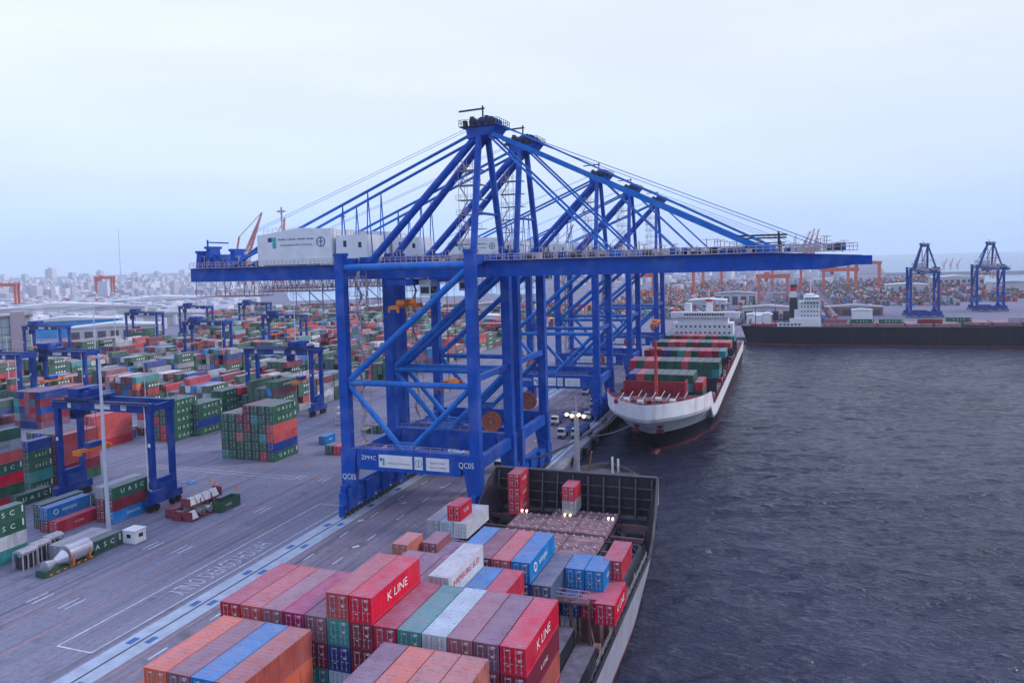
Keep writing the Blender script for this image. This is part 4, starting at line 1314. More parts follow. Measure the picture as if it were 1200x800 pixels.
for x in (4.6, 5.8): b.tube((SCX + x, 150, 6.6), (SCX + x, 150, 14.6 - x * .3), .22, 8, 1)
b.railing([(SCX + 6, 149, 10.2), (SCX + 10, 149, 10.2)], 1.4, 1.0, .1, 0); b.box(SCX + 6, SCX + 10, 148, 150, 10.0, 10.2, 0)
for x in (6.2, 9.8): b.beam((SCX + x, 149, 6.6), (SCX + x, 149, 10), .2, .2, 0)
for k in range(4): b.tube((SCX + 6.6 + k * 1.4, 142.2, 9.4), (SCX + 6.6 + k * 1.4, 142.9, 9.4), .55, 10, 2)
b.box(SCX + 5.6, SCX + 12, 142, 143, 6.6, 8.9, 0)
b.beam((SCX - 1.2, 151, 6.6), (SCX + .8, 148, 14.6), .25, .25, 2)
b.build('bow_fittings', [DECKG, WHITE, mat('rust_orange', (.45, .17, .07), .7, .3, 1)], S1)
b = MB()
for x, y, z in ((-8.6, 131.1, 7.1), (-7.7, 131.1, 7.1), (-.2, 130.9, 7.1), (.8, 130.9, 7.1), (7.9, 131.1, 7.1), (8.7, 131.1, 7.1), (-6.0, 107.4, 7.9), (-5.4, 107.4, 7.9), (3.0, 107.6, 7.9), (5.4, 107.6, 8.2), (6.2, 107.6, 8.0), (-3.2, 96, 10.3), (8.6, 86.9, 13.6), (-12.2, 108, 7.6)):
    b.tube((SCX + x, y - .3, z), (SCX + x, y + .1, z), .19, 8); b.tube((SCX + x, y - .1, z - .5), (SCX + x, y - .1, z), .05, 6)
b.build('deck_lamp', LAMP, S1)

# ---- its containers
PITCH_X = 2.56
X0 = SCX - 16.7
GS = 'containers aboard the near ship'


def ship_box(c, y, top, col, lab, L=9.9, text=None):
    container(X0 + (c + .5) * PITCH_X, y, top - CH, col, lab, GS, L, True, text)


def bay(name, y, L, cols, ntot):
    """cols: dict col -> (top_z, [colours from the top down, optional (col,text)])"""
    order = sorted(cols)
    for c, (top, lst) in cols.items():
        for k, cc in enumerate(lst):
            col, tx_ = cc if isinstance(cc, tuple) else (cc, None)
            cn = CNAME.get(col, col)
            pos = 'top' if k == 0 else ORD[k] + ' down'
            ship_box(c, y, top - k * CH, col, f'{cn} container, {pos}, {col_word(order.index(c), len(order), "row") if len(order) > 1 else "single row"}, {name}', L, tx_)


TT = 20.0
bay('low quayside edge aboard near ship', 52.6, 9.9, {0: (TT - CH, ['orange', 'maroon'])}, 13)
bay('front left group aboard near ship', 53.0, 9.9, {1: (TT, ['orange', 'maroon']), 2: (TT, ['mauve', 'maroon']), 3: (TT, ['blue', 'navy']), 4: (TT, ['brick', 'orange', 'brick'])}, 13)
bay('front right group aboard near ship', 53.0, 9.9, {8: (TT, ['plum', 'maroon']), 9: (TT, ['orange', 'maroon']), 10: (TT, ['salmon', 'maroon']), 11: (TT, ['salmon', 'orange', 'teal'])}, 13)
bay('broad second bay of near ship', 65.4, 10.1, {
    0: (TT, ['red', 'maroon']), 1: (TT, ['coral', 'maroon']), 2: (TT, ['mauve', 'maroon']), 3: (TT, ['magenta', 'maroon']), 4: (TT, ['mauve', 'maroon', 'teal', 'black']),
    5: (TT + CH, ['coral', 'teal', 'navy', 'paleblue']), 6: (TT + CH, [('kred', 'K LINE'), 'maroon', 'maroon', 'plum']), 7: (TT, ['crimson', 'maroon', 'maroon']),
    8: (TT, ['teal', 'maroon']), 9: (TT, ['paleblue', 'maroon']), 10: (TT, ['mauve', 'maroon']), 11: (TT, ['plum', 'maroon']), 12: (TT, [('kred', 'K LINE'), ('maroon', 'KLINES'), 'brick', 'red'])}, 13)
bay('third bay of near ship', 77.0, 9.9, {4: (TT - 1.7, ['mauve']), 5: (TT - 1.7, ['plum']), 6: (TT - 1.7, ['mauve']), 7: (TT, [('white', 'SUD'), 'grey']),
    8: (TT - CH, ['blue', 'navy']), 9: (TT - CH, ['red', 'brick'])}, 13)
bay('fourth bay of near ship', 89.4, 10.4, {4: (TT - 2 * CH, ['plum']), 5: (TT - 2 * CH, ['paleblue']), 6: (TT - CH, ['blue', 'navy']), 7: (TT - CH, ['maroon', 'maroon']), 8: (TT - CH, ['coral', 'maroon']), 9: (TT - CH, [('blue', 'HANJIN'), 'navy']),
    10: (TT - 2 * CH, ['slate'])}, 13)
bay('below the short blue pair of near ship', 92.9, 10.2, {10: (TT - 3 * CH, ['black']), 11: (TT - 3 * CH, ['navy']), 12: (TT - 3 * CH, ['crimson'])}, 13)
bay('low bay beside near ship rail', 80.6, 9.6, {9: (9.6, ['black']), 10: (9.6, ['slate']), 11: (9.6, ['black']), 12: (7.6, ['black'])}, 13)
bay('short blue pair of near ship', 92.6, 5.0, {11: (TT - 2 * CH, [('blue', 'HANJIN')]), 12: (TT - 2 * CH, [('blue', 'HANJIN')])}, 13)
o = container(X0 + 13.1 * PITCH_X, 97.4, TT - 3 * CH + .02, 'red', 'red container behind the short blue pair at the ship rail', GS, 7.0)
o = container(X0 + 13.3 * PITCH_X, 90.4, TT - 4 * CH, 'kred', 'bright red lettered container low at the ship rail beside the blue pair', GS, 7.0, True, 'K LINE')
q = at(460, 657, 11.0)
container(q.x + 1.22, q.y + 2.5, 11.0, 'salmon', 'short salmon container standing apart on the quay side of the near ship', GS, 5.0)
container(q.x + 4.0, q.y + 6.5, 10.0, 'mauve', 'mauve container right behind the short salmon one', GS, 5.0)
q = at(500, 626, 7.4)
for k in range(3): container(q.x + 1.22 + k * PITCH_X, q.y + 5.0, 7.4, ('grey', 'paleblue', 'white')[k], ('grey container under a short crimson one on the near ship', 'pale blue container under a short crimson one on the near ship', 'white container beside a short crimson one on the near ship')[k], GS, 10.0)
container(q.x + 1.22 + 1.45 * PITCH_X, q.y + 3.2, 7.4 + CH, 'kred', 'short bright red container set on three pale ones', GS, 5.0, True, 'K LINE')
for k in range(3): container(SCX - 10.0, 133.2, 6.2 + k * CH, 'red', ('short red container, bottom of three before the breakwater', 'short red container, middle of three before the breakwater', 'short red container, topmost of three before the breakwater')[k], GS, 5.0, True, 'K LINE')
container(SCX + .4, 133.6, 6.97, 'grey', 'short grey container under a red one before the breakwater', GS, 4.6, True)
container(SCX + .4, 133.6, 6.97 + CH, 'red', 'short red container on a grey one before the breakwater', GS, 4.6, True)

# ---- second ship, bow towards the camera
X2 = -36.2
S2 = thing('container_ship', 'container ship with white bow and red mast facing the camera', 'ship', (0, 0, 0), 0, 'berthed container ships')


def zt2(d): return 13.6 if d < 26 else (13.6 - (d - 26) / 3 * 4.6 if d < 29 else 9.0)


pt2 = hull(S2, 'hull', X2, 32.6, -1, 410, 222, 203, 58, 34, zt2, -4.6, [HULLW, HULLD, HULLR, REDP], lambda z: 0 if z > 3.6 else (1 if z > -2.6 else 2), lambda d: 12.2 if d < 27.5 else 7.8, .35, 18, REDB, .74)
b = MB(); b.box(X2 - 10.4, X2 + 8.4, 227.2, 227.7, 12.0, 16.3); b.box(X2 + 8.0, X2 + 8.4, 227.7, 233, 9, 16.3)
for k in range(7): b.hexa([(X2 - 10 + k * 3, 225.8, 12), (X2 - 9.8 + k * 3, 225.8, 12), (X2 - 9.8 + k * 3, 227.2, 12), (X2 - 10 + k * 3, 227.2, 12), (X2 - 10 + k * 3, 226.9, 16), (X2 - 9.8 + k * 3, 226.9, 16), (X2 - 9.8 + k * 3, 227.2, 16), (X2 - 10 + k * 3, 227.2, 16)])
b.build('breakwater', REDP, S2)
b = MB(); b.tube((X2 + .6, 221, 12), (X2 + .6, 221, 29.5), .55, 10, 0, .4); b.box(X2 - 1.2, X2 + 2.4, 220.7, 221.3, 26.6, 27.0); b.beam((X2 + .6, 219, 12.4), (X2 + .6, 221, 20), .25, .25)
b.build('foremast', REDM, S2)
b = MB()
for k in range(9):
    x = X2 - 9 + k * 2.2; y = 211 + (k % 3) * 2.4
    b.tube((x - .8, y, 13), (x + .8, y, 13), .7, 10, k % 2); b.beam((x, y, 12.4), (x + 1.6, y + 2, 15.2), .16, .16, 1)
b.railing([(X2 - 8, 208, 13.6), (X2 + 8, 208, 13.6)], 1.2, 1.6, .09, 1)
b.build('bow_fittings', [REDP, WHITE], S2)
for u_, sd_ in ((.13, -1), (.13, 1)):
    hb, y, z, _ = pt2(u_, .62)
    ax = X2 + sd_ * hb
    b = MB(); b.tube((ax - sd_ * 1.2, y + .6, z + .3), (ax + sd_ * .25, y - .5, z + .2), .95, 12); b.box(ax - 1.0, ax + 1.0, y - 1.3, y - .4, z - 1.9, z - .9); b.box(ax - .25, ax + .25, y - 1.0, y - .5, z - .9, z + .4)
    b.build('anchor', HULLR, S2)
b = MB(); b.tube((X2, 223, -4.1), (X2 + .1, 217.6, -4.0), 1.6, 12, 0, .8); b.build('bulb', HULLR, S2)
# bridge house
b = MB()
b.box(X2 - 15.5, X2 + 13.2, 372, 386, 8, 21.0); b.box(X2 - 12.5, X2 + 10.8, 372.4, 385, 21.0, 24.0); b.box(X2 - 16, X2 + 16.3, 371.6, 377, 24.0, 26.6)
b.box(X2 - 11, X2 - 8, 386, 392, 9, 30)
house = b.build('bridge_house', WHITE, S2)
b = MB()
for z in (13.2, 16.2, 19.2):
    for k in range(12): b.box(X2 - 13.6 + k * 2.25, X2 - 12.8 + k * 2.25, 371.94, 372.1, z, z + .95)
for k in range(16): b.box(X2 - 9.5 + k * 1.2, X2 - 8.7 + k * 1.2, 371.52, 371.7, 25.0, 26.0)
b.build('window_row', GLASS, house)
b = MB(); b.box(X2 + .4, X2 + 3.2, 378, 381, 26.6, 31.4, 0); b.box(X2 + .2, X2 + 3.4, 377.8, 381.2, 31.4, 32.4, 1); b.tube((X2 + 1.8, 379, 32.4), (X2 + 1.8, 379, 37), .3, 8, 0)
b.beam((X2 - 1, 379, 34), (X2 + 4.6, 379, 34), .25, .3, 1)
b.build('radar_mast', [WHITE, REDM], S2)
b = MB(); r5 = random.Random(5)
for y in range(236, 370, 3):
    if r5.random() < .8: b.box(X2 + 14.2 - r5.uniform(.2, .6), X2 + 15.2, y, y + r5.uniform(.8, 2.4), 7.8, 8.8 + r5.uniform(.2, 1.8), r5.choice([0, 1, 2]))
for k in range(5): b.box(X2 - 15, X2 + 15.2, 253.5 + k * 28.5, 255 + k * 28.5, 7.8, 13.5, 2)
b.box(X2 + 14, X2 + 15.4, 232, 370, 7.85, 7.95, 2)
b.build('deck_fittings', [REDP, STEEL, DARK], S2)
G2 = 'containers aboard the ship with white bow'


def bay2(name, y, L, x0, cols, top):
    n = len(cols)
    for i, lst in enumerate(cols):
        for k, col in enumerate(lst):
            if col is None: continue
            cn = CNAME.get(col, col)
            container(x0 + 1.28 + i * 2.56, y, top - CH * (k + 1), col, f'{cn} container, {"top" if k == 0 else ORD[k] + " down"}, {col_word(i, n, "row")}, {name}', G2, L, False)


r2 = random.Random(21)
CH2 = ['green', 'green', 'green', 'red', 'red', 'teal', 'maroon', 'salmon']
bay2('first bay of ship with white bow', 241, 11.5, X2 - 10.6, [['navy', 'green'], ['coral', 'green'], [G, G], [G, G], [G, G], [G, G], [G, 'red'], [G, 'teal']], 17.2)
bay2('side stack of ship with white bow', 240, 11.5, X2 + 10.2, [['red', 'green']], 15.2)
bay2('second bay of ship with white bow', 267, 11.5, X2 - 15.2, [['red', 'coral'], [G, 'red'], ['coral', G], ['coral', 'red'], [G, G], [G, G], [G, G], ['coral', 'red'], [G, G], [G, G], [G, G], [G, 'teal']], 17.8)
bay2('third bay of ship with white bow', 297, 11.5, X2 - 15.2, [['maroon'], ['red'], ['maroon'], ['navy'], [G], ['teal'], ['salmon'], [G], ['red'], ['red'], ['maroon'], ['teal']], 17.8)
bay2('fourth bay of ship with white bow', 326, 11.5, X2 - 15.2, [[G], [G], ['salmon'], ['red'], ['coral'], [G], ['red'], [G], [G], ['coral'], ['red'], ['coral']], 17.8)
bay2('last bay of ship with white bow', 352, 11.5, X2 - 15.2, [[r2.choice(CH2)] for _ in range(12)], 17.8)

# ---- third ship, dark hull across the basin
S3 = thing('cargo_ship', 'long black cargo ship with white house moored across the basin', 'ship', (0, 0, 0))
b = MB()
lev = [(-4.6, 2), (-2.4, 1), (3.0, 1), (8.2, 1)]
xs = [-21.5, -20.0, -15, -5, 10, 40, 90, 140, 175, 192, 200]
Y3 = 497.0
for side in (0, 1):
    k0 = len(b.v)
    for z, _ in lev:
        for i, x in enumerate(xs):
            tp = (z + 4.6) / 13
            hb = 11.5 * min(1, ((x + 25) / 16) ** .5 if x < -8 else 1) * min(1, max(.02, ((201 + 2 * tp - x) / 40) ** .6))
            rise = 1.2 if x > 90 else 0
            rise = 3.2 if x > 170 else rise
            b.v.append((x - (4.5 * tp if i == 0 else 0) + (5 * tp if i == len(xs) - 1 else 0), Y3 + 11.5 + (hb if side else -hb), z + (rise * tp)))
    n = len(xs)
    for t_ in range(3):
        for i in range(n - 1):
            a = k0 + t_ * n + i; q = (a, a + 1, a + n + 1, a + n)
            b.f.append(q if not side else q[::-1]); b.m.append(0 if t_ else 1)
k1 = len(xs) * 3
for i in range(len(xs) - 1): b.f.append((k1 + i, k1 + i + 1, k1 + 4 * len(xs) + i + 1, k1 + 4 * len(xs) + i)); b.m.append(2)
for t_ in range(3):
    a = t_ * len(xs); c_ = 4 * len(xs) + a; b.f.append((a, a + len(xs), c_ + len(xs), c_)); b.m.append(0)
b.build('hull', [HULLD, HULLR, DECKG], S3)
b = MB()
b.box(3.5, 21.5, Y3 + 3, Y3 + 20, 8.1, 13.0); b.box(6.2, 21.2, Y3 + 4, Y3 + 19, 13.0, 18.5); b.box(9.0, 21.0, Y3 + 4, Y3 + 19, 18.5, 23.6); b.box(12.0, 20.8, Y3 + 2, Y3 + 21, 23.6, 26.6)
b.box(13, 18, Y3 + 6, Y3 + 17, 26.6, 28); b.box(-4, 21.6, Y3 + 1.6, Y3 + 2.0, 8.1, 10.6)
h3 = b.build('bridge_house', WHITE, S3)
b = MB()
for z in (9.4, 14.4, 17, 20, 22):
    for k in range(6):
        x = 10.2 + k * 1.8
        b.box(x, x + .7, Y3 + 2.94 if z < 13 else Y3 + 3.94, Y3 + 4.06, z, z + .9)
for k in range(7): b.box(12.4 + k * 1.2, 13.2 + k * 1.2, Y3 + 1.94, Y3 + 2.05, 25, 26)
for k in range(6): b.box(-2.6 + k * 2.2, -1.2 + k * 2.2, Y3 + 1.55, Y3 + 1.62, 8.9, 10.0)
b.build('window_row', GLASS, h3)
b = MB(); b.taper((5.8, Y3 + 11, 13), (5.8, Y3 + 11, 26), 5.4, 4.4, 7, 6, 0); b.box(3.9, 7.7, Y3 + 8.4, Y3 + 13.6, 26, 30.0, 1); b.box(3.8, 7.8, Y3 + 8.3, Y3 + 13.7, 30, 32.4, 2); b.box(3.9, 7.7, Y3 + 8.4, Y3 + 13.6, 32.4, 34, 0)
b.build('funnel', [DARK, WHITE, REDM], S3)
b = MB(); b.tube((16, Y3 + 11, 28), (16, Y3 + 11, 38), .3, 8); b.beam((13.6, Y3 + 11, 34), (18.4, Y3 + 11, 34), .2, .2); b.build('radar_mast', WHITE, S3)
b = MB(); b.box(-20, 0, Y3 + 5, Y3 + 18, 8.1, 9.4, 1); b.box(-18, -13, Y3 + 6, Y3 + 16, 9.4, 15, 0); b.box(-12, -8, Y3 + 7, Y3 + 17, 9.4, 16.2, 0)
for x in (-17, -5): b.beam((x, Y3 + 6, 9), (x, Y3 + 6, 20), .35, .35, 2)
b.build('aft_deckhouse', [WHITE, REDP, DARK], S3)
b = MB()
for x in range(24, 190, 15): b.box(x, x + 13.6, Y3 + 3, Y3 + 20, 8.2 + (1 if x > 88 else 0), 9.8 + (1 if x > 88 else 0))
b.build('hatch_cover', HATCH, S3)
G3 = 'containers aboard the black ship'
for x, dz, col, lab in ((45, 0, 'green', 'dark green deck container right of the white house on black ship'), (61, 0, 'green', 'dark green deck container amidships on black ship, farther right'), (30, 0, 'mauve', 'mauve deck container beside the white house on black ship'),
                        (97, 1, 'green', 'green deck container before the left basin crane'), (82, 0, 'maroon', 'maroon deck container left of the left basin crane'), (129, 1, 'grey', 'grey deck container between the basin cranes'),
                        (141, 1, 'coral', 'coral deck container before the right basin crane'), (157, 1, 'green', 'green deck container at the right picture edge on black ship')):
    o = container(x, Y3 + 8, 9.8 + dz, col, lab, G3, 13, False, 'UASC' if col == 'green' else None); o.rotation_euler = (0, 0, R(-90))

# ------------------------------------------------------------------ mooring lines
def rope(p, q, sag, r, mt, lab):
    b = MB(); p, q = Vector(p), Vector(q); n = 12; pts = []
    for i in range(n + 1):
        t_ = i / n; c = p.lerp(q, t_); c.z -= sag * 4 * t_ * (1 - t_); pts.append(c)
    for a, c in zip(pts, pts[1:]): b.tube(a, c, r, 6)
    o = b.build('mooring_rope', mt); tag(o, lab, 'rope', 'mooring ropes')


rope((X2 - 8.5, 209, 9.5), (QX - .6, 222, .5), .8, .14, ROPE, 'pale mooring rope from the white bow to the quay, upper of two')
rope((X2 - 4.5, 207, 7.0), (QX - .6, 219, .5), .8, .14, ROPE, 'pale mooring rope from the white bow to the quay, lower of two')
rope((SCX - 11.5, 146, 12.8), (QX - .8, 238, .6), 1.2, .16, DROPE, 'dark mooring rope from the near ship bow along the quay, left one')
rope((SCX - 10.0, 147, 12.8), (QX - .8, 242, .6), 1.2, .16, DROPE, 'dark mooring rope from the near ship bow along the quay, right one')
for i, y in enumerate((219, 222, 238, 242)):
    b = MB(); b.tube((0, 0, 0), (0, 0, .7), .32, 10); b.tube((0, 0, .7), (0, 0, .95), .5, 10)
    o = b.build('bollard', DARK); o.location = (QX - .7, y, .22)
    tag(o, ('dark bollard holding the lower pale rope', 'dark bollard holding the upper pale rope', 'dark bollard holding the left dark rope', 'dark bollard holding the right dark rope')[i], 'bollard', 'bollards on the quay edge')


# ------------------------------------------------------------------ terminal trucks
def make_truck():
    root = thing('terminal_truck', '', 'truck')
    b = MB(); b.box(-.5, .5, -2.6, 2.6, .7, 1.05); b.box(-1.1, 1.1, -2.9, -2.5, .5, 1.1); ch = b.build('chassis', DARK, root)
    b = MB(); b.prism([(-1.15, 1.05), (1.15, 1.05), (1.15, 2.3), (1.0, 3.1), (-1.0, 3.1), (-1.15, 2.3)], -2.6, -.8); cab = b.build('cab', WHITE, root)
    b = MB(); b.box(-.98, .98, -2.66, -2.59, 2.05, 2.9); b.box(-1.17, -1.13, -2.3, -1.2, 2.0, 2.7); b.box(1.13, 1.17, -2.3, -1.2, 2.0, 2.7); b.build('windscreen', GLASS, cab)
    b = MB(); b.box(-1.2, 1.2, .4, 12.4, 1.2, 1.5); b.box(-.4, .4, .2, 12.4, .8, 1.2)
    for y in (1, 6.4, 12): b.box(-1.25, 1.25, y - .15, y + .15, 1.1, 1.62)
    b.build('trailer', mat('trailer_blue', (.02, .05, .2), .5, .3, 1), root)
    b = MB(); b.tube((-.16, 0, 0), (.16, 0, 0), .5, 14); wme = b.mesh('wheel', BLACK)
    for y in (-2.0, 1.2, 10.2, 11.6):
        for sx in (-.98, .98): link_mesh('wheel', wme, root, None, (sx, y, .5))
    for sx in (-.85, .85):
        b = MB(); b.box(sx - .15, sx + .15, -2.95, -2.9, .75, .95); b.build('headlight', LETTER, root)
    return root


tk = make_truck()
TR = [(660, 512, 'white yard truck on the quay, left of the front pair near the lamp mast'), (676, 512, 'white yard truck on the quay, right of the front pair near the lamp mast'),
      (675, 492, 'white yard truck in the second pair, left one'), (690, 492, 'white yard truck in the second pair, right one, beside a crane leg'), (687, 462, 'white yard truck driving alone under a crane portal'),
      (652, 497, 'white yard truck half hidden beside the far leg of the second crane'), (697, 476, 'white yard truck farthest along, close to the white bow'),
      (588, 551, 'white yard truck seen between the legs of the nearest crane')]
for i, (px, py, lab) in enumerate(TR):
    o = tk if i == 0 else copy_tree(tk)
    q = at(px, py); o.location = (q.x, q.y, .02); tag(o, lab, 'truck', 'terminal trucks on the quay')
for i, (px, py) in enumerate(((505, 515), (520, 511))):
    o = copy_tree(tk); q = at(px, py); o.location = (q.x, q.y, .02); o.rotation_euler = (0, 0, R(180 if i else 0))
    tag(o, ('white yard truck under the near crane bracing, left one', 'white yard truck under the near crane bracing, right one')[i], 'truck', 'terminal trucks on the quay')


# ------------------------------------------------------------------ light poles
def light_pole(x, y, h, lab, r=.42, lamps=True):
    root = thing('light_pole', lab, 'light pole', (x, y, 0), 0, 'tall light poles in the yard')
    b = MB(); b.tube((0, 0, 0), (0, 0, h), r, 14, 0, r * .55); b.tube((0, 0, 0), (0, 0, .4), r * 1.6, 14); b.build('pole', POLE, root)
    b = MB(); b.ring((0, 0, h - .5), (0, 0, 1), 1.1, .14, 14); b.box(-1.1, 1.1, -.07, .07, h - .6, h - .4); b.box(-.07, .07, -1.1, 1.1, h - .6, h - .4); b.build('lamp_ring', POLE, root)
    if lamps:
        for k in range(6):
            a = k * math.pi / 3; b = MB(); b.box(-.3, .3, -.2, .2, -.25, .15); o_ = b.build('lamp_head', STEEL, root); o_.location = (1.35 * math.cos(a), 1.35 * math.sin(a), h - .5); o_.rotation_euler = (0, 0, a)


p = at(128, 628); light_pole(p.x, p.y, 37.5, 'tall grey light pole beside the white cabin, nearest in the yard', .46)
p = at_depth(113, 420); light_pole(p.x, p.y, 42, 'slim pole rising behind the nearest light pole', .35)
p = at_depth(136, 520); light_pole(p.x, p.y, 46, 'slim pole before the white warehouse roofs', .35)
p = at_depth(12, 330); light_pole(p.x, p.y, 27, 'thin white pole at the left picture edge', .25)
p = at_depth(348, 360); light_pole(p.x, p.y, 46, 'thin white mast before the gantry under the girder', .3)
p = at_depth(175, 205); light_pole(p.x, p.y, 30, 'thin white pole at the right leg of the nearest yard gantry', .2)
p = at_depth(142, 3600); light_pole(p.x, p.y, 260, 'needle-thin mast far off against the sky above the city', 2.4, False)

# ------------------------------------------------------------------ small things on the yard
p = at(152, 637)
root = thing('site_cabin', 'small white cabin with two dark windows beside the light pole', 'cabin', (p.x, p.y + 1.3, 0))
b = MB(); b.box(-1.5, 1.5, -1.4, 1.4, .1, 2.6); b.build('body', WHITE, root)
b = MB(); b.box(-1.62, 1.62, -1.52, 1.52, 2.6, 2.75); b.build('roof', WHITE, root)
b = MB(); b.box(-.55, .45, -1.45, -1.38, 1.2, 1.95); b.build('window', GLASS, root)
b = MB(); b.box(1.47, 1.55, -.4, .6, 1.2, 1.95); b.build('window', GLASS, root)
# flat rack with silver cylinder and cone
p = at(46, 677); q = at(86, 661)
fy0 = p.y
root = thing('flat_rack', 'low green flat rack carrying a silver cylinder and cone', 'flat rack', (p.x + .3, fy0, 0))
b = MB(); b.box(-1.25, 1.25, 0, 10.4, .15, .55, 0)
for y in (.1, 10.1): b.box(-1.25, 1.25, y, y + .25, .55, 1.9 if y > 1 else 1.2, 0)
for k in range(7): b.box(1.25, 1.3, .8 + k * 1.4, 1.4 + k * 1.4, .2, .5, 1)
b.build('platform', [mat('rack_green', (.03, .10, .06), .6, .3, 1), YELLOW], root)
root2 = thing('silver_vessel', 'large silver cylinder with conical end strapped on the green flat rack', 'vessel', (p.x + .3, fy0, .55))
b = MB(); b.tube((0, 5.0, 1.75), (0, 9.6, 1.75), 1.7, 28); b.build('cylinder', SILVER, root2)
b = MB(); b.tube((0, .9, 1.1), (0, 2.8, 1.25), 1.05, 20, 0, .55); b.tube((0, 2.8, 1.25), (0, 4.8, 1.5), .6, 20, 0, 1.35); b.build('cone', SILVER, root2)
for y in (5.4, 8.8):
    b = MB(); b.box(-1.75, 1.75, y - .12, y + .12, 0, .5); b.box(1.66, 1.78, y - .12, y + .12, .3, 2.0)
    b.build('cradle', YELLOW, root2)
for k in range(3):
    q = at(22 + k * 16, 668 - k * 9)
    root = thing('machine_crate', ('dark machine in an open frame, leftmost behind the silver cylinder', 'grey machine in an open frame, middle behind the silver cylinder', 'grey machine in an open frame, right one behind the silver cylinder')[k], 'machine', (q.x, q.y + 1.5, 0), 0, 'framed machines behind the silver cylinder')
    b = MB()
    for sx in (-1.2, 1.2):
        for sy in (-1.5, -.5, .5, 1.5): b.box(sx - .09, sx + .09, sy - .09, sy + .09, 0, 2.9)
        b.box(sx - .1, sx + .1, -1.59, 1.59, 2.9, 3.05)
    for sy in (-1.5, 1.5): b.box(-1.29, 1.29, sy - .09, sy + .09, 3.06, 3.2)
    b.build('frame', STEEL, root)
    b = MB(); b.box(-.95, .95, -1.3, 1.3, .2, 2.3, 0); b.tube((0, -1.2, 2.6), (0, 1.2, 2.6), .45, 12, 1); b.build('machinery', [DARK, SILVER], root)
    b = MB(); b.prism([(-1.3, 3.2), (1.3, 3.2), (.6, 3.6), (-.6, 3.6)], -1.6, 1.6); b.build('cover', STEEL, root)


# racks of wrapped coils beside the yard crane leg
RACKM = mat('rack_maroon', (.22, .04, .06), .6, .3, 1)
WRAP = mat('white_wrap', (.72, .70, .70), .7, .2, 1)
GREYW = mat('grey_wrap', (.22, .22, .24), .7, .35, 1.5)
p0 = at(225, 612)
for i, (dx_, dy_, z, wrapm, lab) in enumerate(((0, 0, 0, 1, 'maroon rack of wrapped rolls, ground level, right of three'), (-2.7, -.2, 0, 2, 'rack of grey wrapped bundles, ground level, middle of three'), (-5.4, 0.6, 0, 0, 'closed maroon rack end, ground level, beside the crane wheel'), (-1.8, 1.5, 2.3, 1, 'maroon rack with white tarped rolls, on top of the others'))):
    root = thing('cargo_rack', lab, 'rack', (p0.x + dx_ - 1.3, p0.y + dy_, z), 0, 'maroon cargo racks by the crane leg')
    LL = 10.0 if i != 2 else 5.0
    b = MB(); b.box(-1.25, 1.25, 0, LL, .1, .4)
    for y in (.05, LL - .25): b.box(-1.25, 1.25, y, y + .2, .4, 2.1)
    if i == 2: b.box(-1.2, 1.2, .25, LL - .3, .4, 2.0)
    for y in (LL / 3, 2 * LL / 3): b.box(1.1, 1.25, y, y + .15, .4, 1.5)
    b.build('frame', RACKM, root)
    if i != 2:
        for k in range(4):
            y = 1.3 + k * 2.35
            b = MB()
            if (k + i) % 3 == 0 or i == 3: b.prism([(-1.05, .42), (1.05, .42), (.15, 1.95), (-.15, 1.95)], y - .95, y + .95, 0)
            else: b.tube((-1.0, y, 1.15), (1.0, y, 1.15), .75, 12, 1)
            b.build('wrapped_roll', [WRAP, GREYW if wrapm == 2 or k % 2 else SILVER], root)
q = at(252, 600)
root = thing('open_top_container', 'short green open container at the end of the cargo racks', 'container', (q.x + .6, q.y + 3, 0))
b = MB()
for sx in (-1.22, 1.12): b.box(sx, sx + .1, -3.2, 3.2, .1, 2.4)
for sy in (-3.2, 3.1): b.box(-1.12, 1.12, sy, sy + .1, .1, 2.4)
b.box(-1.12, 1.12, -3.1, 3.1, .1, .25); b.build('body', mat('rack_green', (0, 0, 0)), root)
put_text('UASC', .8, '+x', LETTER, (1.24, -.6, 1.3), root)
# pale pallets left of the near crane leg
for k in range(4):
    q = at(400 + (k % 2) * 6, 497 - (k // 2) * 7)
    o_ = thing('pallet_stack', ('white bale stack behind the near crane leg, front left', 'white bale stack behind the near crane leg, front right', 'white bale stack behind the near crane leg, rear left', 'white bale stack behind the near crane leg, rear right')[k], 'pallets', (q.x, q.y, 0), 0, 'white bales behind the crane leg')
    for z in range(3):
        b = MB(); b.box(-1.3, 1.3, -1.6, 1.6, z * 1.35 + .15, z * 1.35 + 1.3); b.build('bale', mat('bale_wrap', (.55, .50, .55), .8, .25, 1.2), o_)
        b = MB()
        for x in (-1.1, 0, 1.1): b.box(x - .12, x + .12, -1.6, 1.6, z * 1.35 + .001, z * 1.35 + .149)
        b.build('pallet', mat('pallet_wood', (.28, .18, .12), .8, .3, 2), o_)
# cones and debris on the pavement
for i, (px, py) in enumerate(((247, 563), (252, 568), (278, 572), (362, 545), (229, 594))):
    q = at(px, py)
    b = MB(); b.tube((0, 0, .05), (0, 0, .95), .34, 10, 0, .06); b.box(-.45, .45, -.45, .45, 0, .05)
    o = b.build('traffic_cone', YELLOW); o.location = (q.x, q.y, .02)
    tag(o, ('orange cone by the blue sheet near the yard crane wheels', 'orange cone just right of another near the blue sheet', 'lone orange cone on the open yard lane', 'orange cone right of the tall green block', 'orange cone behind the cargo racks')[i], 'cone', 'orange cones on the yard')
b = MB()
for k in range(8):
    x, y = rnd.uniform(-1.6, 1.6), rnd.uniform(-1.2, 1.2); b.box(x - .5, x + .5, y - .35, y + .35, 0, .15 + .05 * k)
o = b.build('tarpaulin', mat('blue_tarp', (.12, .30, .62), .6, .3, 1)); q = at(222, 565); o.location = (q.x, q.y, .02); tag(o, 'crumpled blue tarpaulin on the ground behind the yard crane wheels', 'tarpaulin')

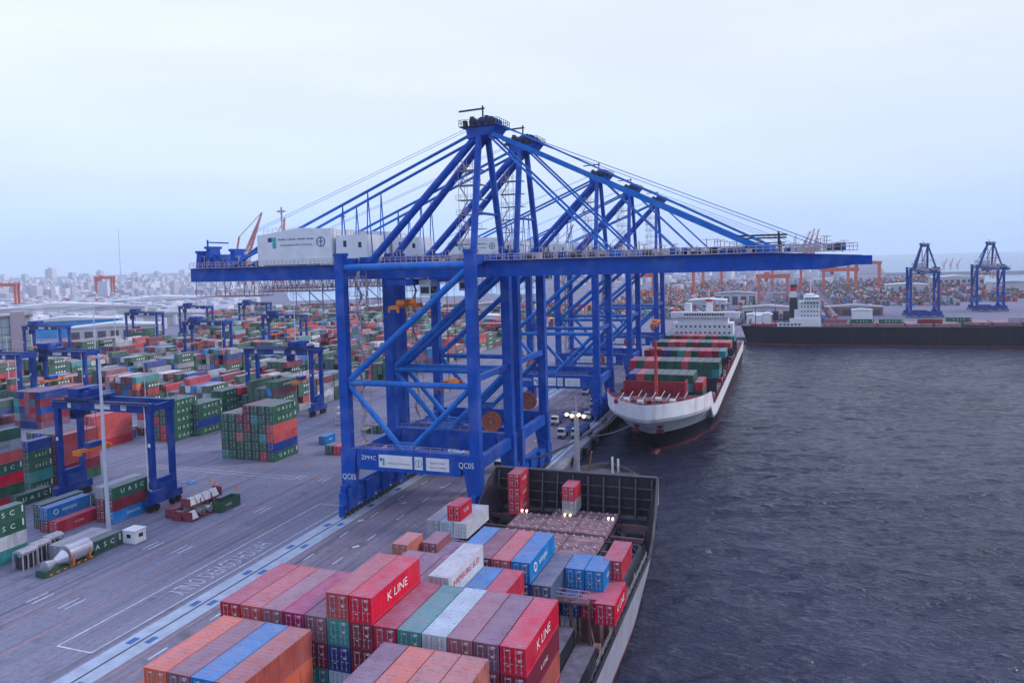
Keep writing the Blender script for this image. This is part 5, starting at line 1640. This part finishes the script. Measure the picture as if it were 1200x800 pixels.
# ------------------------------------------------------------------ buildings far off
def shed(px, D, w_, d_, h, wall, roof, lab, cat='warehouse', name='warehouse', doors=0, rz=R(40)):
    q = at_depth(px, D)
    root = thing(name, lab, cat, q, rz, None)
    b = MB(); b.box(-w_ / 2, w_ / 2, -d_ / 2, d_ / 2, 0, h); b.build('wall', wall, root)
    b = MB(); b.prism([(-w_ / 2 - .6, h), (w_ / 2 + .6, h), (w_ / 2 + .6, h + .4), (0, h + w_ * .035 + .6), (-w_ / 2 - .6, h + .4)], -d_ / 2 - .6, d_ / 2 + .6); b.build('roof', roof, root)
    for k in range(doors):
        x = -w_ / 2 + (k + .5) * w_ / doors
        b = MB(); b.box(x - w_ / doors * .32, x + w_ / doors * .32, -d_ / 2 - .15, -d_ / 2 - .01, 0, h * .75); b.build('door', mat('shed_door', (.10, .09, .13), .7, .3, .3), root)


RW = mat('roof_white', (.62, .64, .68), .6, .15, .05)
RG = mat('roof_grey', (.36, .35, .40), .7, .2, .05)
WB = mat('wall_blue', (.03, .27, .62), .6, .15, .1)
WP = mat('wall_pale', (.50, .50, .54), .7, .15, .1)
WD = mat('wall_dark', (.10, .085, .11), .7, .3, .1)
WR = mat('wall_redbrown', (.30, .14, .14), .7, .3, .1)
shed(82, 640, 78, 20, 14, WB, RW, 'long blue warehouse wall under a white roof behind the yard', doors=0)
shed(138, 590, 62, 26, 12, WP, RW, 'dark open shed with white columns right of the blue warehouse', doors=7)
shed(72, 900, 130, 40, 14, WP, RW, 'wide white roofed warehouse left of the slim poles')
shed(128, 870, 80, 40, 13, WP, RG, 'grey roofed warehouse behind the dark open shed')
shed(205, 760, 90, 40, 9, WP, RG, 'flat grey warehouse behind the lone yard gantry')
shed(190, 1150, 150, 50, 10, WP, RW, 'pale warehouse at the foot of the far yard')
shed(1120, 1060, 64, 30, 14, WP, RW, 'pale columned warehouse between the two basin cranes', doors=9, rz=0)
shed(1185, 900, 46, 30, 12, WP, RG, 'pale building at the right picture edge behind the basin crane', rz=0)
shed(1062, 980, 50, 24, 9, WP, RW, 'low white building left of the left basin crane', rz=0)
shed(830, 760, 36, 24, 9, WP, RW, 'pale building behind the white ship bridge', rz=0)
shed(862, 820, 44, 20, 12, WP, RG, 'pale blocky building right of the white ship bridge', rz=0, doors=5)
shed(900, 620, 40, 18, 10, WP, RG, 'grey shed with reddish doors above the black ship stern', rz=0, doors=4)
shed(1000, 640, 44, 16, 7, WR, RG, 'low reddish shed right of the white ship house', rz=0, doors=4)
shed(890, 575, 18, 12, 8, WHITE, RW, 'small white hut behind the black ship stern, left one', 'building', 'quay_building', 0, 0)
shed(1010, 590, 14, 12, 8, WHITE, RW, 'small white hut behind the black ship deck', 'building', 'quay_building', 0, 0)
for i, (px, D, w_, h, mt_, lab) in enumerate(((465, 760, 60, 12, WR, 'red-brown shed seen left of the second crane leg'), (575, 720, 44, 13, WP, 'pale shed seen between the near crane legs'), (575, 620, 26, 9, WHITE, 'white panelled enclosure behind the near crane legs'), (640, 640, 40, 9, WP, 'pale quay shed seen between the rear crane legs'))):
    shed(px, D, w_, 22, h, mt_, RG if i % 2 else RW, lab, doors=(0, 3, 6, 4)[i], rz=R(24))
# grey block building with tower at the left edge
q = at_depth(13, 470)
root = thing('panel_building', 'grey panelled building with a plain stair tower at the left edge', 'building', q, R(47))
b = MB(); b.box(-24, 12, -8, 8, 0, 27); b.build('wall', mat('panel_grey', (.34, .42, .46), .7, .15, .1), root)
b = MB(); b.box(2, 9.5, -9.2, 9, 0, 31); b.build('stair_tower', mat('tower_grey', (.36, .31, .37), .8, .1, .1), root)
b = MB()
for x in range(-23, 12, 4):
    if not 1 < x < 10: b.box(x, x + .3, -8.12, -8.0, 8, 27)
for z in (8, 12.5, 17, 21.5): b.box(-24, 2, -8.16, -8.13, z, z + .35); b.box(9.6, 12, -8.16, -8.13, z, z + .35)
b.box(-24.2, 12.2, -8.3, 8.3, 27, 28.6)
b.build('panel_joints', mat('joint_brown', (.20, .15, .17), .8, .2, .2), root)
b = MB()
for x in (-22, -13, -6): b.box(x, x + 5, -8.2, -8.05, 0, 6.5)
b.build('gateway', WD, root)

# city on the far shore: one mass
CITY_HAZED = [mat('city_%d' % i, c, .8, .1, .02) for i, c in enumerate(((.60, .63, .72), (.50, .53, .63), (.56, .54, .60), (.44, .48, .60), (.70, .73, .80)))]  # block colours pulled towards the haze tone, distance fading painted in
b = MB(); rc = random.Random(3)
for k in range(9500):
    px = rc.uniform(-60, 420) if k < 8200 else rc.uniform(420, 1000)
    D = 1500 * (rc.random() * 2.6 + .55) if k < 8200 else rc.uniform(1300, 4200)
    D *= rc.uniform(.8, 1.3)
    if px > 300 and 880 < D < 2000 and px < 660: continue
    q = at_depth(px, D)
    w_ = rc.uniform(7, 19); d_ = rc.uniform(6, 14); h = rc.uniform(4, 13) * (1 + .5 * (rc.random() ** 6) * 4)
    if D < 1400: h = min(h, 10)
    ca = rc.uniform(-.5, .5); mi = rc.randrange(5)
    x1, y1 = math.cos(ca) * w_ / 2, math.sin(ca) * w_ / 2; x2, y2 = -math.sin(ca) * d_ / 2, math.cos(ca) * d_ / 2
    ps = [(q.x - x1 - x2, q.y - y1 - y2), (q.x + x1 - x2, q.y + y1 - y2), (q.x + x1 + x2, q.y + y1 + y2), (q.x - x1 + x2, q.y - y1 + y2)]
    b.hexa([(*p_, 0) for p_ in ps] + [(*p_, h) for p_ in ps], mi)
for px, D, w_, h in ((60, 4800, 62, 82), (30, 4900, 36, 52), (85, 4900, 36, 54), (118, 4800, 36, 62), (101, 5000, 90, 44), (215, 5000, 44, 50), (250, 5200, 50, 48), (5, 4800, 40, 52), (160, 5100, 60, 44), (185, 5100, 36, 48)):
    q = at_depth(px, D); b.box(q.x - w_ / 2, q.x + w_ / 2, q.y - 15, q.y + 15, 0, h, rc.randrange(5)); b.box(q.x - w_ / 5, q.x + w_ / 5, q.y - 8, q.y + 8, h, h * 1.1, 3)
tag(b.build('distant_city', CITY_HAZED), 'pale hazy city of low blocks spread along the horizon', 'city', None, 'stuff')
b = MB()
q = at(1100, 320); q2 = at(1260, 318)
b.hexa([(q.x - 160, q.y, -4), (q2.x + 300, q2.y, -4), (q2.x + 300, q2.y + 26, -4), (q.x - 160, q.y + 26, -4), (q.x - 160, q.y + 6, 2.5), (q2.x + 300, q2.y + 6, 2.5), (q2.x + 300, q2.y + 20, 2.5), (q.x - 160, q.y + 20, 2.5)])
o = b.build('breakwater_mole', CONC); tag(o, 'long low stone mole across the water behind the basin cranes', 'breakwater')

# ------------------------------------------------------------------ haze
mt = bpy.data.materials.new('haze'); mt.use_nodes = True; t = mt.node_tree; t.nodes.clear()
om = t.nodes.new('ShaderNodeOutputMaterial'); pv = t.nodes.new('ShaderNodeVolumePrincipled')
pv.inputs['Color'].default_value = (.88, .95, 1.0, 1); pv.inputs['Density'].default_value = 0.000075
pv.inputs['Anisotropy'].default_value = .2
t.links.new(pv.outputs[0], om.inputs['Volume'])
b = MB(); b.box(-FAR - 200, FAR + 200, -1700, FAR + 200, -14, 290)
hz = b.build('haze', mt); hz['kind'] = 'stuff'; hz['label'] = 'thin bluish haze over the harbour and far city'
print('containers', N_BOX[0])
